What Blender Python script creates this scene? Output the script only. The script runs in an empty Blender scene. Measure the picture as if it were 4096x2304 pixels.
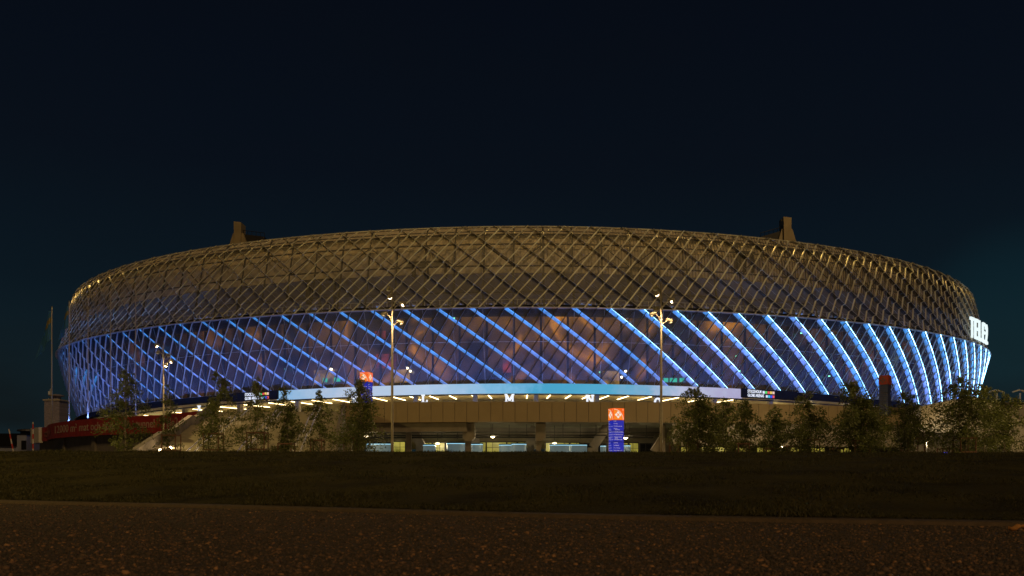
import bpy, math, random
import numpy as np
from mathutils import Vector, Matrix

R = math.radians
rng = np.random.default_rng(7)
random.seed(7)
scene = bpy.context.scene
COL = scene.collection
F, HV, CAMZ = 800.0, 468.0, 0.3          # focal length in pixels, horizon row, lens height


def at(u, v, y):
    """point seen at (u, v) of the 1024x576 frame at distance y"""
    return Vector(((u - 512) / F * y, y, CAMZ + (HV - v) / F * y))


# ------------------------------------------------------------------ materials
def mat(name, col=(.5, .5, .5), rough=.6, metal=0.0, var=0.15, scale=3.0, bump=0.0,
        bscale=20.0, emit=None, es=0.0, alpha=1.0, spec=0.5):
    m = bpy.data.materials.new(name)
    m.use_nodes = True
    nt = m.node_tree
    b = nt.nodes['Principled BSDF']
    b.inputs['Roughness'].default_value = rough
    b.inputs['Metallic'].default_value = metal
    b.inputs['Specular IOR Level'].default_value = spec
    tc = nt.nodes.new('ShaderNodeTexCoord')
    if var > 0:
        n = nt.nodes.new('ShaderNodeTexNoise')
        n.inputs['Scale'].default_value = scale
        n.inputs['Detail'].default_value = 6
        nt.links.new(tc.outputs['Object'], n.inputs['Vector'])
        r = nt.nodes.new('ShaderNodeValToRGB')
        r.color_ramp.elements[0].position = .3
        r.color_ramp.elements[1].position = .7
        r.color_ramp.elements[0].color = tuple(c * (1 - var) for c in col) + (1,)
        r.color_ramp.elements[1].color = tuple(min(1, c * (1 + var)) for c in col) + (1,)
        nt.links.new(n.outputs['Fac'], r.inputs['Fac'])
        nt.links.new(r.outputs['Color'], b.inputs['Base Color'])
    else:
        b.inputs['Base Color'].default_value = (*col, 1)
    if bump > 0:
        n2 = nt.nodes.new('ShaderNodeTexNoise')
        n2.inputs['Scale'].default_value = bscale
        n2.inputs['Detail'].default_value = 5
        nt.links.new(tc.outputs['Object'], n2.inputs['Vector'])
        bp = nt.nodes.new('ShaderNodeBump')
        bp.inputs['Strength'].default_value = bump
        bp.inputs['Distance'].default_value = .05
        nt.links.new(n2.outputs['Fac'], bp.inputs['Height'])
        nt.links.new(bp.outputs['Normal'], b.inputs['Normal'])
    if emit:
        b.inputs['Emission Color'].default_value = (*emit, 1)
        b.inputs['Emission Strength'].default_value = es
    if alpha < 1:
        b.inputs['Alpha'].default_value = alpha
    return m


def nodes(m):
    return m.node_tree.nodes, m.node_tree.links, m.node_tree.nodes['Principled BSDF']


# ------------------------------------------------------------------ mesh builder
class MB:
    def __init__(self):
        self.v, self.f = [], []

    def add(self, vs, fs):
        o = len(self.v)
        self.v += [tuple(p) for p in vs]
        self.f += [tuple(i + o for i in q) for q in fs]

    def quad(self, a, b, c, d):
        self.add((a, b, c, d), ((0, 1, 2, 3),))

    def box(self, c, s, rz=0.0, M=None):
        x, y, z = (k / 2 for k in s)
        vs = [Vector((a * x, b * y, d * z)) for a in (-1, 1) for b in (-1, 1) for d in (-1, 1)]
        if M is None:
            M = Matrix.Rotation(rz, 3, 'Z')
        vs = [M @ p + Vector(c) for p in vs]
        self.add(vs, ((0, 1, 3, 2), (4, 6, 7, 5), (0, 4, 5, 1), (2, 3, 7, 6), (0, 2, 6, 4), (1, 5, 7, 3)))

    def tube(self, pts, rad, n=8, cap=True):
        pts = [Vector(p) for p in pts]
        if not hasattr(rad, '__len__'):
            rad = [rad] * len(pts)
        vs, fs = [], []
        for i, p in enumerate(pts):
            d = (pts[min(i + 1, len(pts) - 1)] - pts[max(i - 1, 0)]).normalized()
            up = Vector((0, 0, 1)) if abs(d.z) < .9 else Vector((1, 0, 0))
            a = d.cross(up).normalized()
            b = d.cross(a)
            for k in range(n):
                t = 2 * math.pi * k / n
                vs.append(p + (a * math.cos(t) + b * math.sin(t)) * rad[i])
        for i in range(len(pts) - 1):
            for k in range(n):
                q = (k + 1) % n
                fs.append((i * n + k, i * n + q, i * n + n + q, i * n + n + k))
        if cap:
            fs.append(tuple(range(n - 1, -1, -1)))
            fs.append(tuple((len(pts) - 1) * n + k for k in range(n)))
        self.add(vs, fs)

    def lathe(self, c, prof, n=20, M=None):
        c = Vector(c)
        vs, fs = [], []
        for r, z in prof:
            for k in range(n):
                t = 2 * math.pi * k / n
                p = Vector((r * math.cos(t), r * math.sin(t), z))
                vs.append((M @ p if M else p) + c)
        for i in range(len(prof) - 1):
            for k in range(n):
                q = (k + 1) % n
                fs.append((i * n + k, i * n + q, i * n + n + q, i * n + n + k))
        fs.append(tuple(range(n - 1, -1, -1)))
        fs.append(tuple((len(prof) - 1) * n + k for k in range(n)))
        self.add(vs, fs)

    def prism(self, poly, d):
        """flat outline (3-D points) given thickness along vector d"""
        n = len(poly)
        d = Vector(d)
        vs = [Vector(p) for p in poly] + [Vector(p) + d for p in poly]
        fs = [tuple(range(n)), tuple(range(2 * n - 1, n - 1, -1))]
        fs += [(i, i + n, (i + 1) % n + n, (i + 1) % n) for i in range(n)]
        self.add(vs, fs)

    def build(self, name, m, parent=None, smooth=False):
        me = bpy.data.meshes.new(name)
        me.from_pydata(self.v, [], self.f)
        me.materials.append(m)
        if smooth:
            me.polygons.foreach_set('use_smooth', [True] * len(me.polygons))
        me.update()
        return link(name, me, parent)


def link(name, me, parent=None):
    o = bpy.data.objects.new(name, me)
    COL.objects.link(o)
    if parent is not None:
        o.parent = parent
        # children are modelled in the frame of their thing's base
        b = base_of(parent)
        if b.length > 0 and me is not None and o.type == 'MESH' and not me.get('local'):
            me.transform(Matrix.Translation(-b))
            me['local'] = 1
    return o


def base_of(o):
    p = Vector((0, 0, 0))
    while o is not None:
        p = p + o.location
        o = o.parent
    return p


def tag(o, label, cat, group=None):
    o['label'] = label
    o['category'] = cat
    if group:
        o['group'] = group
    return o


def thing(name, label, cat, loc=(0, 0, 0), group=None):
    o = bpy.data.objects.new(name, None)
    o.empty_display_size = .2
    COL.objects.link(o)
    o.location = loc
    return tag(o, label, cat, group)


def kind(o, k):
    o['kind'] = k
    return o


def np_mesh(name, verts, faces, m, parent=None, smooth=False):
    me = bpy.data.meshes.new(name)
    n, k = faces.shape
    me.vertices.add(len(verts))
    me.vertices.foreach_set('co', verts.astype(np.float32).ravel())
    me.loops.add(n * k)
    me.loops.foreach_set('vertex_index', faces.astype(np.int32).ravel())
    me.polygons.add(n)
    me.polygons.foreach_set('loop_start', np.arange(0, n * k, k, dtype=np.int32))
    me.polygons.foreach_set('loop_total', np.full(n, k, dtype=np.int32))
    if smooth:
        me.polygons.foreach_set('use_smooth', np.ones(n, dtype=bool))
    me.materials.append(m)
    me.update(calc_edges=True)
    me.validate()
    return link(name, me, parent)


_txt = {}


def text_mesh(s, size, extrude=0.0, align='LEFT', bold=0.0, space=1.0):
    """lettering as plain mesh data: list of verts and faces (x right, y up, z towards viewer)"""
    cu = bpy.data.curves.new('lettering', 'FONT')
    cu.body = s
    cu.size = size
    cu.align_x = align
    cu.extrude = extrude
    cu.offset = bold
    cu.space_character = space
    cu.resolution_u = 3
    o = bpy.data.objects.new('lettering', cu)
    COL.objects.link(o)
    dg = bpy.context.evaluated_depsgraph_get()
    me = bpy.data.meshes.new_from_object(o.evaluated_get(dg))
    vs = [tuple(v.co) for v in me.vertices]
    fs = [tuple(p.vertices) for p in me.polygons]
    bpy.data.objects.remove(o)
    bpy.data.curves.remove(cu)
    bpy.data.meshes.remove(me)
    return vs, fs


def light(kindl, name, loc, power, col, size=.2, parent=None, aim=None, **kw):
    l = bpy.data.lights.new(name, kindl)
    l.energy = power
    l.color = col
    if kindl == 'AREA':
        l.shape = 'RECTANGLE'
        l.size = size
        l.size_y = kw.get('size_y', size)
        l.spread = kw.get('spread', math.pi)
    else:
        l.shadow_soft_size = size
    if kindl == 'SPOT':
        l.spot_size = kw.get('spot', 1.5)
        l.spot_blend = .6
    o = bpy.data.objects.new(name, l)
    COL.objects.link(o)
    if parent:
        o.parent = parent
        o.location = Vector(loc) - base_of(parent)
    else:
        o.location = loc
    if aim is not None:
        o.rotation_euler = (Vector(aim) - Vector(loc)).to_track_quat('-Z', 'Y').to_euler()
    return o


# ------------------------------------------------------------------ plan of the arena
PA, PB, PN, PCX, PTH = 98.16, 70.98, 1.9, 2.82, 0.023
PCY = 110 + PB
HE, HR, HB = 22.34, 34.82, 12.27       # widest ring, rim, foot of the skin at the front
OT, OB = -2.65, -3.75                  # offsets of rim and foot from the widest ring
_t = np.linspace(-np.pi / 2 - np.pi, np.pi / 2, 4001)
_c, _s = np.cos(_t), np.sin(_t)
_x = PA * np.sign(_c) * np.abs(_c) ** (2 / PN)
_y = PB * np.sign(_s) * np.abs(_s) ** (2 / PN)
_dx, _dy = np.gradient(_x), np.gradient(_y)
_L = np.hypot(_dx, _dy)
_nx, _ny = _dy / _L, -_dx / _L


def _smooth(a):
    k = np.ones(25) / 25
    b = np.concatenate([a[-13:-1], a, a[1:13]])
    return np.convolve(b, k, 'valid')


_nx, _ny = _smooth(_nx), _smooth(_ny)
_nl = np.hypot(_nx, _ny)
_nx, _ny = _nx / _nl, _ny / _nl
_cs, _sn = math.cos(PTH), math.sin(PTH)
_X, _Y = PCX + _x * _cs - _y * _sn, PCY + _x * _sn + _y * _cs
_NX, _NY = _nx * _cs - _ny * _sn, _nx * _sn + _ny * _cs
_S = np.concatenate([[0], np.cumsum(np.hypot(np.diff(_X), np.diff(_Y)))])
PER = _S[-1]
_S = _S - _S[2000]      # index 2000 is t = -pi/2, the point facing the camera


# the podium leaves the oval on a straight wall at its left end
_GS = np.linspace(-200, 0, 401)
_bx, _by = np.interp(_GS, _S, _X), np.interp(_GS, _S, _Y)
_bnx, _bny = np.interp(_GS, _S, _NX), np.interp(_GS, _S, _NY)
_mx, _my = -.683, -.730
_tt = ((-97 - _bx) * _mx + (163 - _by) * _my) / (_bnx * _mx + _bny * _my)
_GV = np.clip((_tt - 1.5) / 11.5, 0, 1.8)
_on = (_bnx * _mx + _bny * _my > .35)
_bend = np.clip((-22 - _GS) / 22, 0, 1)
_bend = _bend * _bend * (3 - 2 * _bend)
_GV = np.where(_on, 1 + (_GV - 1) * _bend, 0)
_px = _bx + _bnx * (1.5 + 11.5 * _GV)
_GV = np.where((_px < -98.5) & (_GS < -30), 0, _GV)
_i0 = int(np.argmax(_GV > 0))
_GV[:_i0] = _GV[_i0] * np.clip(1 - (_GS[_i0] - _GS[:_i0]) / 5.0, 0, 1) ** .5


def pxy(s, off=0.0):
    s = (np.asarray(s, float) + PER / 2) % PER - PER / 2
    # the podium closes in on the bowl at its left end
    g = np.interp(s, _GS, _GV)
    off = np.asarray(off) + (g - 1) * 11.5 * np.clip((np.asarray(off) - 1.5) / 8.5, 0, 1)
    x = np.interp(s, _S, _X)
    y = np.interp(s, _S, _Y)
    nx = np.interp(s, _S, _NX)
    ny = np.interp(s, _S, _NY)
    return x + nx * off, y + ny * off, nx, ny


def P(s, off, z):
    x, y, _, _ = pxy(s, off)
    return Vector((float(x), float(y), z))


def zfoot(s):
    x = np.interp(s, _S, _X)
    return HB - 2.91 * ((x - PCX) / PA) ** 2


def s_at(u, off):
    """arc length where the visible side of the offset plan is seen at column u"""
    ss = np.linspace(-PER * .3, PER * .3, 6001)
    x, y, _, _ = pxy(ss, off)
    uu = 512 + F * x / y
    i0, i1 = int(np.argmin(uu)), int(np.argmax(uu))
    return float(np.interp(u, uu[i0:i1 + 1], ss[i0:i1 + 1]))


SF = 205.0                               # facade detail is built for |s| < SF
DA = PER / round(PER / 4.71)             # spacing of the light bands
DB = DA / 2.6                           # spacing of the battens
SL, SU, BL, BU = 14.7, 16.0, 6.5, 10.5
A0 = s_at(503, 0)
BANDW, FOLD, FOLDL = 0.145, 0.45, 0.25
BWU = 0.09                                # folded edge is slimmer above the waist


def surf(s, h, fold=True, extra=0.0):
    """point on the skin; h in [-1,0] lower half, [0,1] upper half"""
    if h <= 0:
        w = 1 + h
        z = float(zfoot(s)) * (1 - w) + HE * w
        off = -.28 + OB * (1 - w) + .25 * math.sin(w * math.pi)
        sa = s - (-h) * SL
    else:
        z = HE + (HR - HE) * (h if h < .9 else .9 + (h - .9) * .9)
        off = -.28 - .3 * min(1, h * 5) + OT * h - (max(0, h - .88) / .12) ** 2 * .7
        sa = s + h * SU
    if fold:
        ph = ((sa - A0) / DA) % 1.0
        bw = BANDW if h <= 0 else BWU
        off += (FOLDL if h <= 0 else FOLD) * (ph / bw if ph < bw else (1 - ph) / (1 - bw))
    return P(s, off + extra, z)


# ------------------------------------------------------------------ materials in use
M = {}


def panel_mat(name, col, alpha, metal=.35, rough=.45):
    m = mat(name, col, rough, metal, .12, 2.0)
    N, L, b = nodes(m)
    tc = [n for n in N if n.type == 'TEX_COORD'][0]
    vo = N.new('ShaderNodeTexVoronoi')
    vo.inputs['Scale'].default_value = 2.6
    L.new(tc.outputs['Object'], vo.inputs['Vector'])
    mr = N.new('ShaderNodeMapRange')
    mr.inputs[1].default_value = .1
    mr.inputs[2].default_value = .7
    mr.inputs[3].default_value = alpha - .05
    mr.inputs[4].default_value = alpha + .05
    L.new(vo.outputs['Distance'], mr.inputs[0])
    L.new(mr.outputs[0], b.inputs['Alpha'])
    return m


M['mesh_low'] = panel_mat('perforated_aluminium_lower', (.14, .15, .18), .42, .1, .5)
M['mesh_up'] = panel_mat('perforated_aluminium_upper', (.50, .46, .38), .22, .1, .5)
M['fin'] = mat('aluminium_batten', (.84, .77, .63), .38, .2, .3, .32)  # patchy tone stands in for short bright glints
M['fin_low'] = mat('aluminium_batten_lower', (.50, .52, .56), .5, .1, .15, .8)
M['fold_up'] = panel_mat('folded_edge_upper', (.10, .09, .07), .66, .2, .4)  # darker than the panels: unlit look of the folds put into the colour
M['steel'] = mat('dark_steel', (.03, .026, .022), .5, .2, .2, 1.5)
M['steel_light'] = mat('galvanised_steel', (.62, .60, .57), .35, .5, .2, 1.5)
M['clad'] = mat('corrugated_cladding', (.60, .51, .38), .55, .1, .14, .5)
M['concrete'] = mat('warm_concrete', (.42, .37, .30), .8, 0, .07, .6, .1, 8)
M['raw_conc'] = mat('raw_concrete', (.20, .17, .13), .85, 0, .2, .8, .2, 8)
M['pale_conc'] = mat('pale_concrete', (.55, .50, .42), .8, 0, .08, .7, .1, 8)
M['stair_conc'] = mat('stair_concrete', (.30, .265, .20), .85, 0, .16, 1.2, .2, 8)
M['black'] = mat('black_sheet', (.010, .010, .011), .8, 0, .1, 2, spec=.1)
M['pole'] = mat('painted_lamp_pole', (.25, .215, .15), .45, .3, .12, 3)
M['white'] = mat('white_paint', (.75, .75, .74), .5, 0, .05, 2)
M['bark'] = mat('birch_bark', (.22, .18, .14), .9, 0, .5, 14)
M['wood'] = mat('stake_wood', (.16, .085, .05), .85, 0, .3, 8)


def leaf_mat(name, c1, c2):
    m = mat(name, c1, .6, 0, 0)
    N, L, b = nodes(m)
    g = N.new('ShaderNodeNewGeometry')
    mx = N.new('ShaderNodeMix')
    mx.data_type = 'RGBA'
    mx.inputs[6].default_value = (*c1, 1)
    mx.inputs[7].default_value = (*c2, 1)
    L.new(g.outputs['Random Per Island'], mx.inputs[0])
    L.new(mx.outputs[2], b.inputs['Base Color'])
    tr = N.new('ShaderNodeBsdfTranslucent')
    L.new(mx.outputs[2], tr.inputs['Color'])
    ms = N.new('ShaderNodeMixShader')
    ms.inputs[0].default_value = .3
    L.new(b.outputs[0], ms.inputs[1])
    L.new(tr.outputs[0], ms.inputs[2])
    L.new(ms.outputs[0], N['Material Output'].inputs['Surface'])
    return m


M['leaf'] = leaf_mat('birch_leaves', (.05, .065, .014), (.16, .18, .04))


def emit_mat(name, col, es):
    return mat(name, tuple(min(.5, c * .25 + .01) for c in col), .5, 0, 0, emit=col, es=es)


M['lamp_warm'] = emit_mat('lit_warm_lamp', (1, .78, .45), 6)
M['lamp_tube'] = emit_mat('lit_ceiling_tube', (1, .76, .36), 9)
M['lamp_head'] = emit_mat('lit_street_lamp_glass', (1, .75, .45), 14)
M['lamp_head_bright'] = emit_mat('bright_street_lamp_glass', (1, .72, .36), 45)
M['sign_white'] = emit_mat('backlit_white_letters', (.9, .95, 1), .85)
M['kiosk'] = emit_mat('lit_kiosk_drum', (.26, .36, .36), .27)
M['kiosk_edge'] = emit_mat('kiosk_edge_light', (.40, .80, 1), .9)
M['window_green'] = mat('lit_interior_window', (.3, .3, .1), .3, 0, 0)
N, L, b = nodes(M['window_green'])
tcx = N.new('ShaderNodeTexCoord')
nz = N.new('ShaderNodeTexNoise')
nz.inputs['Scale'].default_value = .55
nz.inputs['Detail'].default_value = 3
L.new(tcx.outputs['Object'], nz.inputs['Vector'])
cr = N.new('ShaderNodeValToRGB')
cr.color_ramp.elements[0].position = .3
cr.color_ramp.elements[0].color = (.09, .08, .008, 1)
cr.color_ramp.elements[1].position = .7
cr.color_ramp.elements[1].color = (.38, .32, .05, 1)
L.new(nz.outputs['Fac'], cr.inputs['Fac'])
L.new(cr.outputs['Color'], b.inputs['Emission Color'])
b.inputs['Emission Strength'].default_value = 1.0

# band: perforated strip, its LED glow painted on as emission, colour drifting between azure and violet
M['band'] = mat('emissive_glow_strip', (.25, .3, .4), .4, .3, 0)
N, L, b = nodes(M['band'])
tcx = N.new('ShaderNodeTexCoord')
nz = N.new('ShaderNodeTexNoise')
nz.inputs['Scale'].default_value = .09
nz.inputs['Detail'].default_value = 2
L.new(tcx.outputs['Object'], nz.inputs['Vector'])
cr = N.new('ShaderNodeValToRGB')
cr.color_ramp.elements[0].position = .38
cr.color_ramp.elements[0].color = (.05, .33, .88, 1)
cr.color_ramp.elements[1].position = .62
cr.color_ramp.elements[1].color = (.17, .27, .78, 1)
spz = N.new('ShaderNodeSeparateXYZ')
L.new(tcx.outputs['Object'], spz.inputs[0])
zr = N.new('ShaderNodeMapRange')
zr.inputs[1].default_value = 14.5
zr.inputs[2].default_value = 4.0
zr.inputs[3].default_value = -.16
zr.inputs[4].default_value = .16
L.new(spz.outputs['Z'], zr.inputs[0])
az = N.new('ShaderNodeMath')
L.new(nz.outputs['Fac'], az.inputs[0])
L.new(zr.outputs[0], az.inputs[1])
L.new(az.outputs[0], cr.inputs['Fac'])
n3 = N.new('ShaderNodeTexNoise')
n3.inputs['Scale'].default_value = 1.1
n3.inputs['Detail'].default_value = 6
n3.inputs['Roughness'].default_value = .75
L.new(tcx.outputs['Object'], n3.inputs['Vector'])
mr = N.new('ShaderNodeMapRange')
mr.inputs[1].default_value = .3
mr.inputs[2].default_value = .7
mr.inputs[3].default_value = .30
mr.inputs[4].default_value = 1.4
L.new(n3.outputs['Fac'], mr.inputs[0])
L.new(cr.outputs['Color'], b.inputs['Emission Color'])
uvn = N.new('ShaderNodeUVMap')
su = N.new('ShaderNodeSeparateXYZ')
L.new(uvn.outputs[0], su.inputs[0])
er = N.new('ShaderNodeValToRGB')  # light falloff across the band, painted from edge to edge
for e_, (p_, v_) in zip(er.color_ramp.elements, ((0, .42), (1, .85))):
    e_.position, e_.color = p_, (v_, v_, v_, 1)
for p_, v_ in ((.18, .62), (.78, .85), (.86, 1.35), (.93, 1.3)):
    er.color_ramp.elements.new(p_).color = (v_, v_, v_, 1)
L.new(su.outputs['X'], er.inputs['Fac'])
em = N.new('ShaderNodeMath')
em.operation = 'MULTIPLY'
L.new(mr.outputs[0], em.inputs[0])
L.new(er.outputs['Color'], em.inputs[1])
L.new(em.outputs[0], b.inputs['Emission Strength'])
M['highlight_line'] = emit_mat('highlight_tube', (.30, .66, 1), 2.6)
N, L, b = nodes(M['highlight_line'])
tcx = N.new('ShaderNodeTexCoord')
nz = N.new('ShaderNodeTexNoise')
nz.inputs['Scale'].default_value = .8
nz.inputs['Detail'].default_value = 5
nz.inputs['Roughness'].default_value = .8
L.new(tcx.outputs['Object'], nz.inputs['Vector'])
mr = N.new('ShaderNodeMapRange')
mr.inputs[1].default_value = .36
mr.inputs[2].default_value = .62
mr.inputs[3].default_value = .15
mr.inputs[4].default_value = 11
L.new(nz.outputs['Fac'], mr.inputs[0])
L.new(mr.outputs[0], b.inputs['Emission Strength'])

# ------------------------------------------------------------------ arena
arena = thing('arena', 'huge oval arena with latticed aluminium skin glowing blue below and bronze above', 'arena', P(0, 0, 7.2))
base_arena = base_of(arena)


def band_faces(mb, s_of, h0, h1, ph0, ph1, k, nseg, extra=0.0):
    """strip of the folded skin between two phases of fold k"""
    for i in range(nseg):
        ha, hb = h0 + (h1 - h0) * i / nseg, h0 + (h1 - h0) * (i + 1) / nseg
        q = []
        for h, ph in ((ha, ph0), (ha, ph1), (hb, ph1), (hb, ph0)):
            s = A0 + (k + ph) * DA + (-h * SL if h <= 0 else -h * SU)
            q.append((s, h, ph))
        pts = []
        for s, h, ph in q:
            p = surf(s, h, fold=False)
            bw = BANDW if h1 <= 0 else BWU
            fo = (FOLDL if h1 <= 0 else FOLD) * (ph / bw if ph <= bw else (1 - ph) / (1 - bw)) + extra
            _, _, nx, ny = pxy(s)
            pts.append(p + Vector((float(nx), float(ny), 0)) * fo)
        mb.quad(*pts)


kmin, kmax = int((-SF - A0) / DA), int((SF - A0) / DA)
low, up, upfold = MB(), MB(), MB()
for k in range(kmin - 4, kmax + 5):
    band_faces(low, None, -1, 0, BANDW, 1.0, k, 9)
    band_faces(up, None, 0, 1, BWU, 1.0, k, 12)
    band_faces(upfold, None, 0, 1, 0.0, BWU, k, 12)
low.build('lower_skin', M['mesh_low'], arena)
up.build('upper_skin', M['mesh_up'], arena)
glints = MB()  # thin pale tubes added for bright highlights on folds and panel middles
for k in range(kmin - 4, kmax + 5):
    for ph, r_ in ((BWU, .045), (.55, .022)):
        pts = []
        for i in range(13):
            h = i / 12
            s = A0 + (k + ph) * DA - h * SU
            p = surf(s, h, fold=False)
            _, _, nx, ny = pxy(s)
            pts.append(p + Vector((float(nx), float(ny), 0)) * (FOLD * (1 - ph) / (1 - BWU) + .05))
        glints.tube(pts, r_, 4, False)
glints.build('fold_highlight', M['steel_light'], arena)
upfold.build('upper_skin_fold', M['fold_up'], arena)
for k in range(kmin - 1, kmax + 2):
    mb = MB()
    band_faces(mb, None, -1, 0, 0.0, BANDW, k, 9)
    bo = mb.build('painted_light_band', M['band'], arena)
    uvl = bo.data.uv_layers.new(name='UVMap')
    for q in range(len(bo.data.loops)):
        uvl.data[q].uv = ((0, 0), (1, 0), (1, 1), (0, 1))[q % 4]
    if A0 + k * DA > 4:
        # glowing tube added for the bright highlight along the band's outer edge
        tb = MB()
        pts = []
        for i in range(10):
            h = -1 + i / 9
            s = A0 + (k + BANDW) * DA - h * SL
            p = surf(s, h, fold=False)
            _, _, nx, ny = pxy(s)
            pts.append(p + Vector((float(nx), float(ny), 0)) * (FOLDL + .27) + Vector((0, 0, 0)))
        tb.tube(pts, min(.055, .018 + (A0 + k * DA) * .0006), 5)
        tb.build('highlight_tube', M['highlight_line'], bo)

# battens crossing the folds
finL, finU, shadeL = MB(), MB(), MB()


def fin(mb, j, lower):
    slope_a = SL if lower else SU
    bs = j * DB
    # heights where the batten crosses a fold line
    hs = []
    h0, h1 = (-1.0, 0.0) if lower else (0.0, 1.0)
    # batten: s = bs + h*BL (lower), s = bs + h*BU (upper); fold: s + h*slope = A0+(k+ph)DA
    rate = (BL if lower else BU) + slope_a
    n0 = (bs - A0) / DA
    a, bnd = sorted(((bs + h0 * rate - A0) / DA, (bs + h1 * rate - A0) / DA))
    for k in range(int(math.floor(a)) - 1, int(math.ceil(bnd)) + 1):
        for ph in (0.0, BANDW if lower else BWU):
            h = ((k + ph) * DA + A0 - bs) / rate
            if h0 + .004 < h < h1 - .004:
                hs.append(h)
    hs = [h0] + sorted(hs) + [h1]
    wide, dep = (.11, .24) if lower else (.24, .10)
    cprev = None
    prev = None
    for h in hs:
        s = bs + h * (BL if lower else BU)
        c = surf(s, h, True, .03)
        xx, yy, nx, ny = pxy(s)
        t = Vector((-float(ny), float(nx), 0))
        n = Vector((float(nx), float(ny), 0))
        ring = [c - t * wide / 2, c + t * wide / 2, c + t * wide / 2 + n * dep, c - t * wide / 2 + n * dep]
        o = len(mb.v)
        mb.v += [tuple(p) for p in ring]
        if prev is not None:
            for q in range(4):
                r = (q + 1) % 4
                mb.f.append((prev + q, prev + r, o + r, o + q))
        prev = o
        if lower:
            e = n * (dep + .012)
            oc = len(shadeL.v)
            shadeL.v += [tuple(c - t * (wide / 2 + .02) + e), tuple(c + t * (wide / 2 + .02) + e)]
            if cprev is not None:
                shadeL.f.append((cprev, cprev + 1, oc + 1, oc))
            cprev = oc


for j in range(int(-SF / DB), int(SF / DB) + 1):
    fin(finL, j, True)
    fin(finU, j, False)
finL.build('lower_battens', M['fin_low'], arena)
shadeL.build('batten_front_shade', M['steel'], arena)  # dark strips laid over the batten fronts to paint them as unlit
finU.build('upper_battens', M['fin'], arena)

# steel frame behind the skin: posts, rings and V braces
tr = MB()
NP_ = round(PER / 4.27)
DP = PER / NP_
pj = range(int(-SF / DP), int(SF / DP) + 1)
INS = -.45


def sk(s, h, e=INS):
    return surf(s, h, False, e)


for j in pj:
    s = j * DP
    tr.tube([sk(s, h) for h in (0, .2, .4, .6, .8, .95, 1)], .13, 5, False)
    a, bb = (.51, .77) if j % 2 else (.77, .51)
    tr.tube([sk(s, a), sk(s + DP, bb)], .09, 5, False)
for h, r in ((.2, .08), (.51, .12), (.77, .12), (.93, .08), (1.0, .06)):
    tr.tube([sk(s, h) for s in np.arange(-SF, SF + 1, 2.0)], r, 5, False)
tr.build('upper_steel_frame', M['steel'], arena)
tl = MB()
for j in pj:
    s = j * DP
    tl.tube([sk(s, -1), sk(s, -.5), sk(s, 0)], .035, 5, False)
tl.tube([sk(s, -.43) for s in np.arange(-SF, SF + 1, 2.0)], .035, 5, False)
tl.build('lower_steel_frame', M['steel_light'], arena)

# rim rail with bright capping and the dark ring at the waist
rm = MB()
ss = np.arange(-SF, SF + 1, 1.5)
rm.tube([surf(s, 1.0, False, .1) for s in ss], .07, 6)
rm.build('rim_rail', M['fin'], arena)


def ring(mb, z0, z1, o0, o1, s0, s1, step=2.0, zf=None):
    n = max(2, int(abs(s1 - s0) / step) + 1)
    sv = np.linspace(s0, s1, n)
    prev = None
    for s in sv:
        zz = zf(s) if zf else 0
        q = [P(s, o0, z0 + zz), P(s, o1, z0 + zz), P(s, o1, z1 + zz), P(s, o0, z1 + zz)]
        o = len(mb.v)
        mb.v += [tuple(p) for p in q]
        if prev is None:
            mb.f.append((o, o + 1, o + 2, o + 3))
        else:
            for a in range(4):
                c = (a + 1) % 4
                mb.f.append((prev + a, prev + c, o + c, o + a))
        prev = o
    mb.f.append((prev + 3, prev + 2, prev + 1, prev))


wb = MB()
ring(wb, HE + .02, HE + .5, -6.5, -.25, -SF, SF)
wb.build('waist_walkway', M['black'], arena)
wl = MB()
ring(wl, HE - .05, HE + .05, -.2, .45, -SF, SF)
wl.build('waist_edge', M['steel_light'], arena)
# walkway clutter catching the light
wr = MB()
for s in np.arange(-SF, SF, 1.1):
    wr.box(P(s, -1.2, HE + .95), (.12, .12, .9))
    wr.box(P(s + .5, -2.0, HE + .6 + .5 * random.random()), (.5, .3, .25), random.random())
wr.tube([P(s, -1.2, HE + 1.4) for s in ss], .05, 5)
wr.build('waist_railing', M['steel_light'], arena)

# upper inner wall: corrugated cladding
cw = MB()
n = int(2 * SF / .5)
sv = np.linspace(-SF, SF, n)
hz = [HE + .5, HE + 2.4, HE + 3.6, HE + 5.6, HE + 9, HR + .3]
for i in range(n - 1):
    for j in range(3, len(hz) - 1):
        oa, ob_ = (-5.0, -5.12)
        e = [-3.5, -3.2, -1.2, 1.6, 1.4, -.2]
        cw.quad(P(sv[i], oa + e[j], hz[j]), P(sv[i + 1], ob_ + e[j], hz[j]),
                P(sv[i + 1], ob_ + e[j + 1], hz[j + 1]), P(sv[i], oa + e[j + 1], hz[j + 1]))
cw.build('upper_inner_wall', M['clad'], arena)
cr_ = MB()
for i in range(0, n - 4, 4):
    for j in range(3):
        cr_.quad(P(sv[i], -5 + e[j], hz[j]), P(sv[i + 4], -5 + e[j], hz[j]), P(sv[i + 4], -5 + e[j + 1], hz[j + 1]), P(sv[i], -5 + e[j + 1], hz[j + 1]))
cr_.build('walkway_wall', M['raw_conc'], arena)  # darker material paints in the wall's fade into shade near the waist
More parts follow.
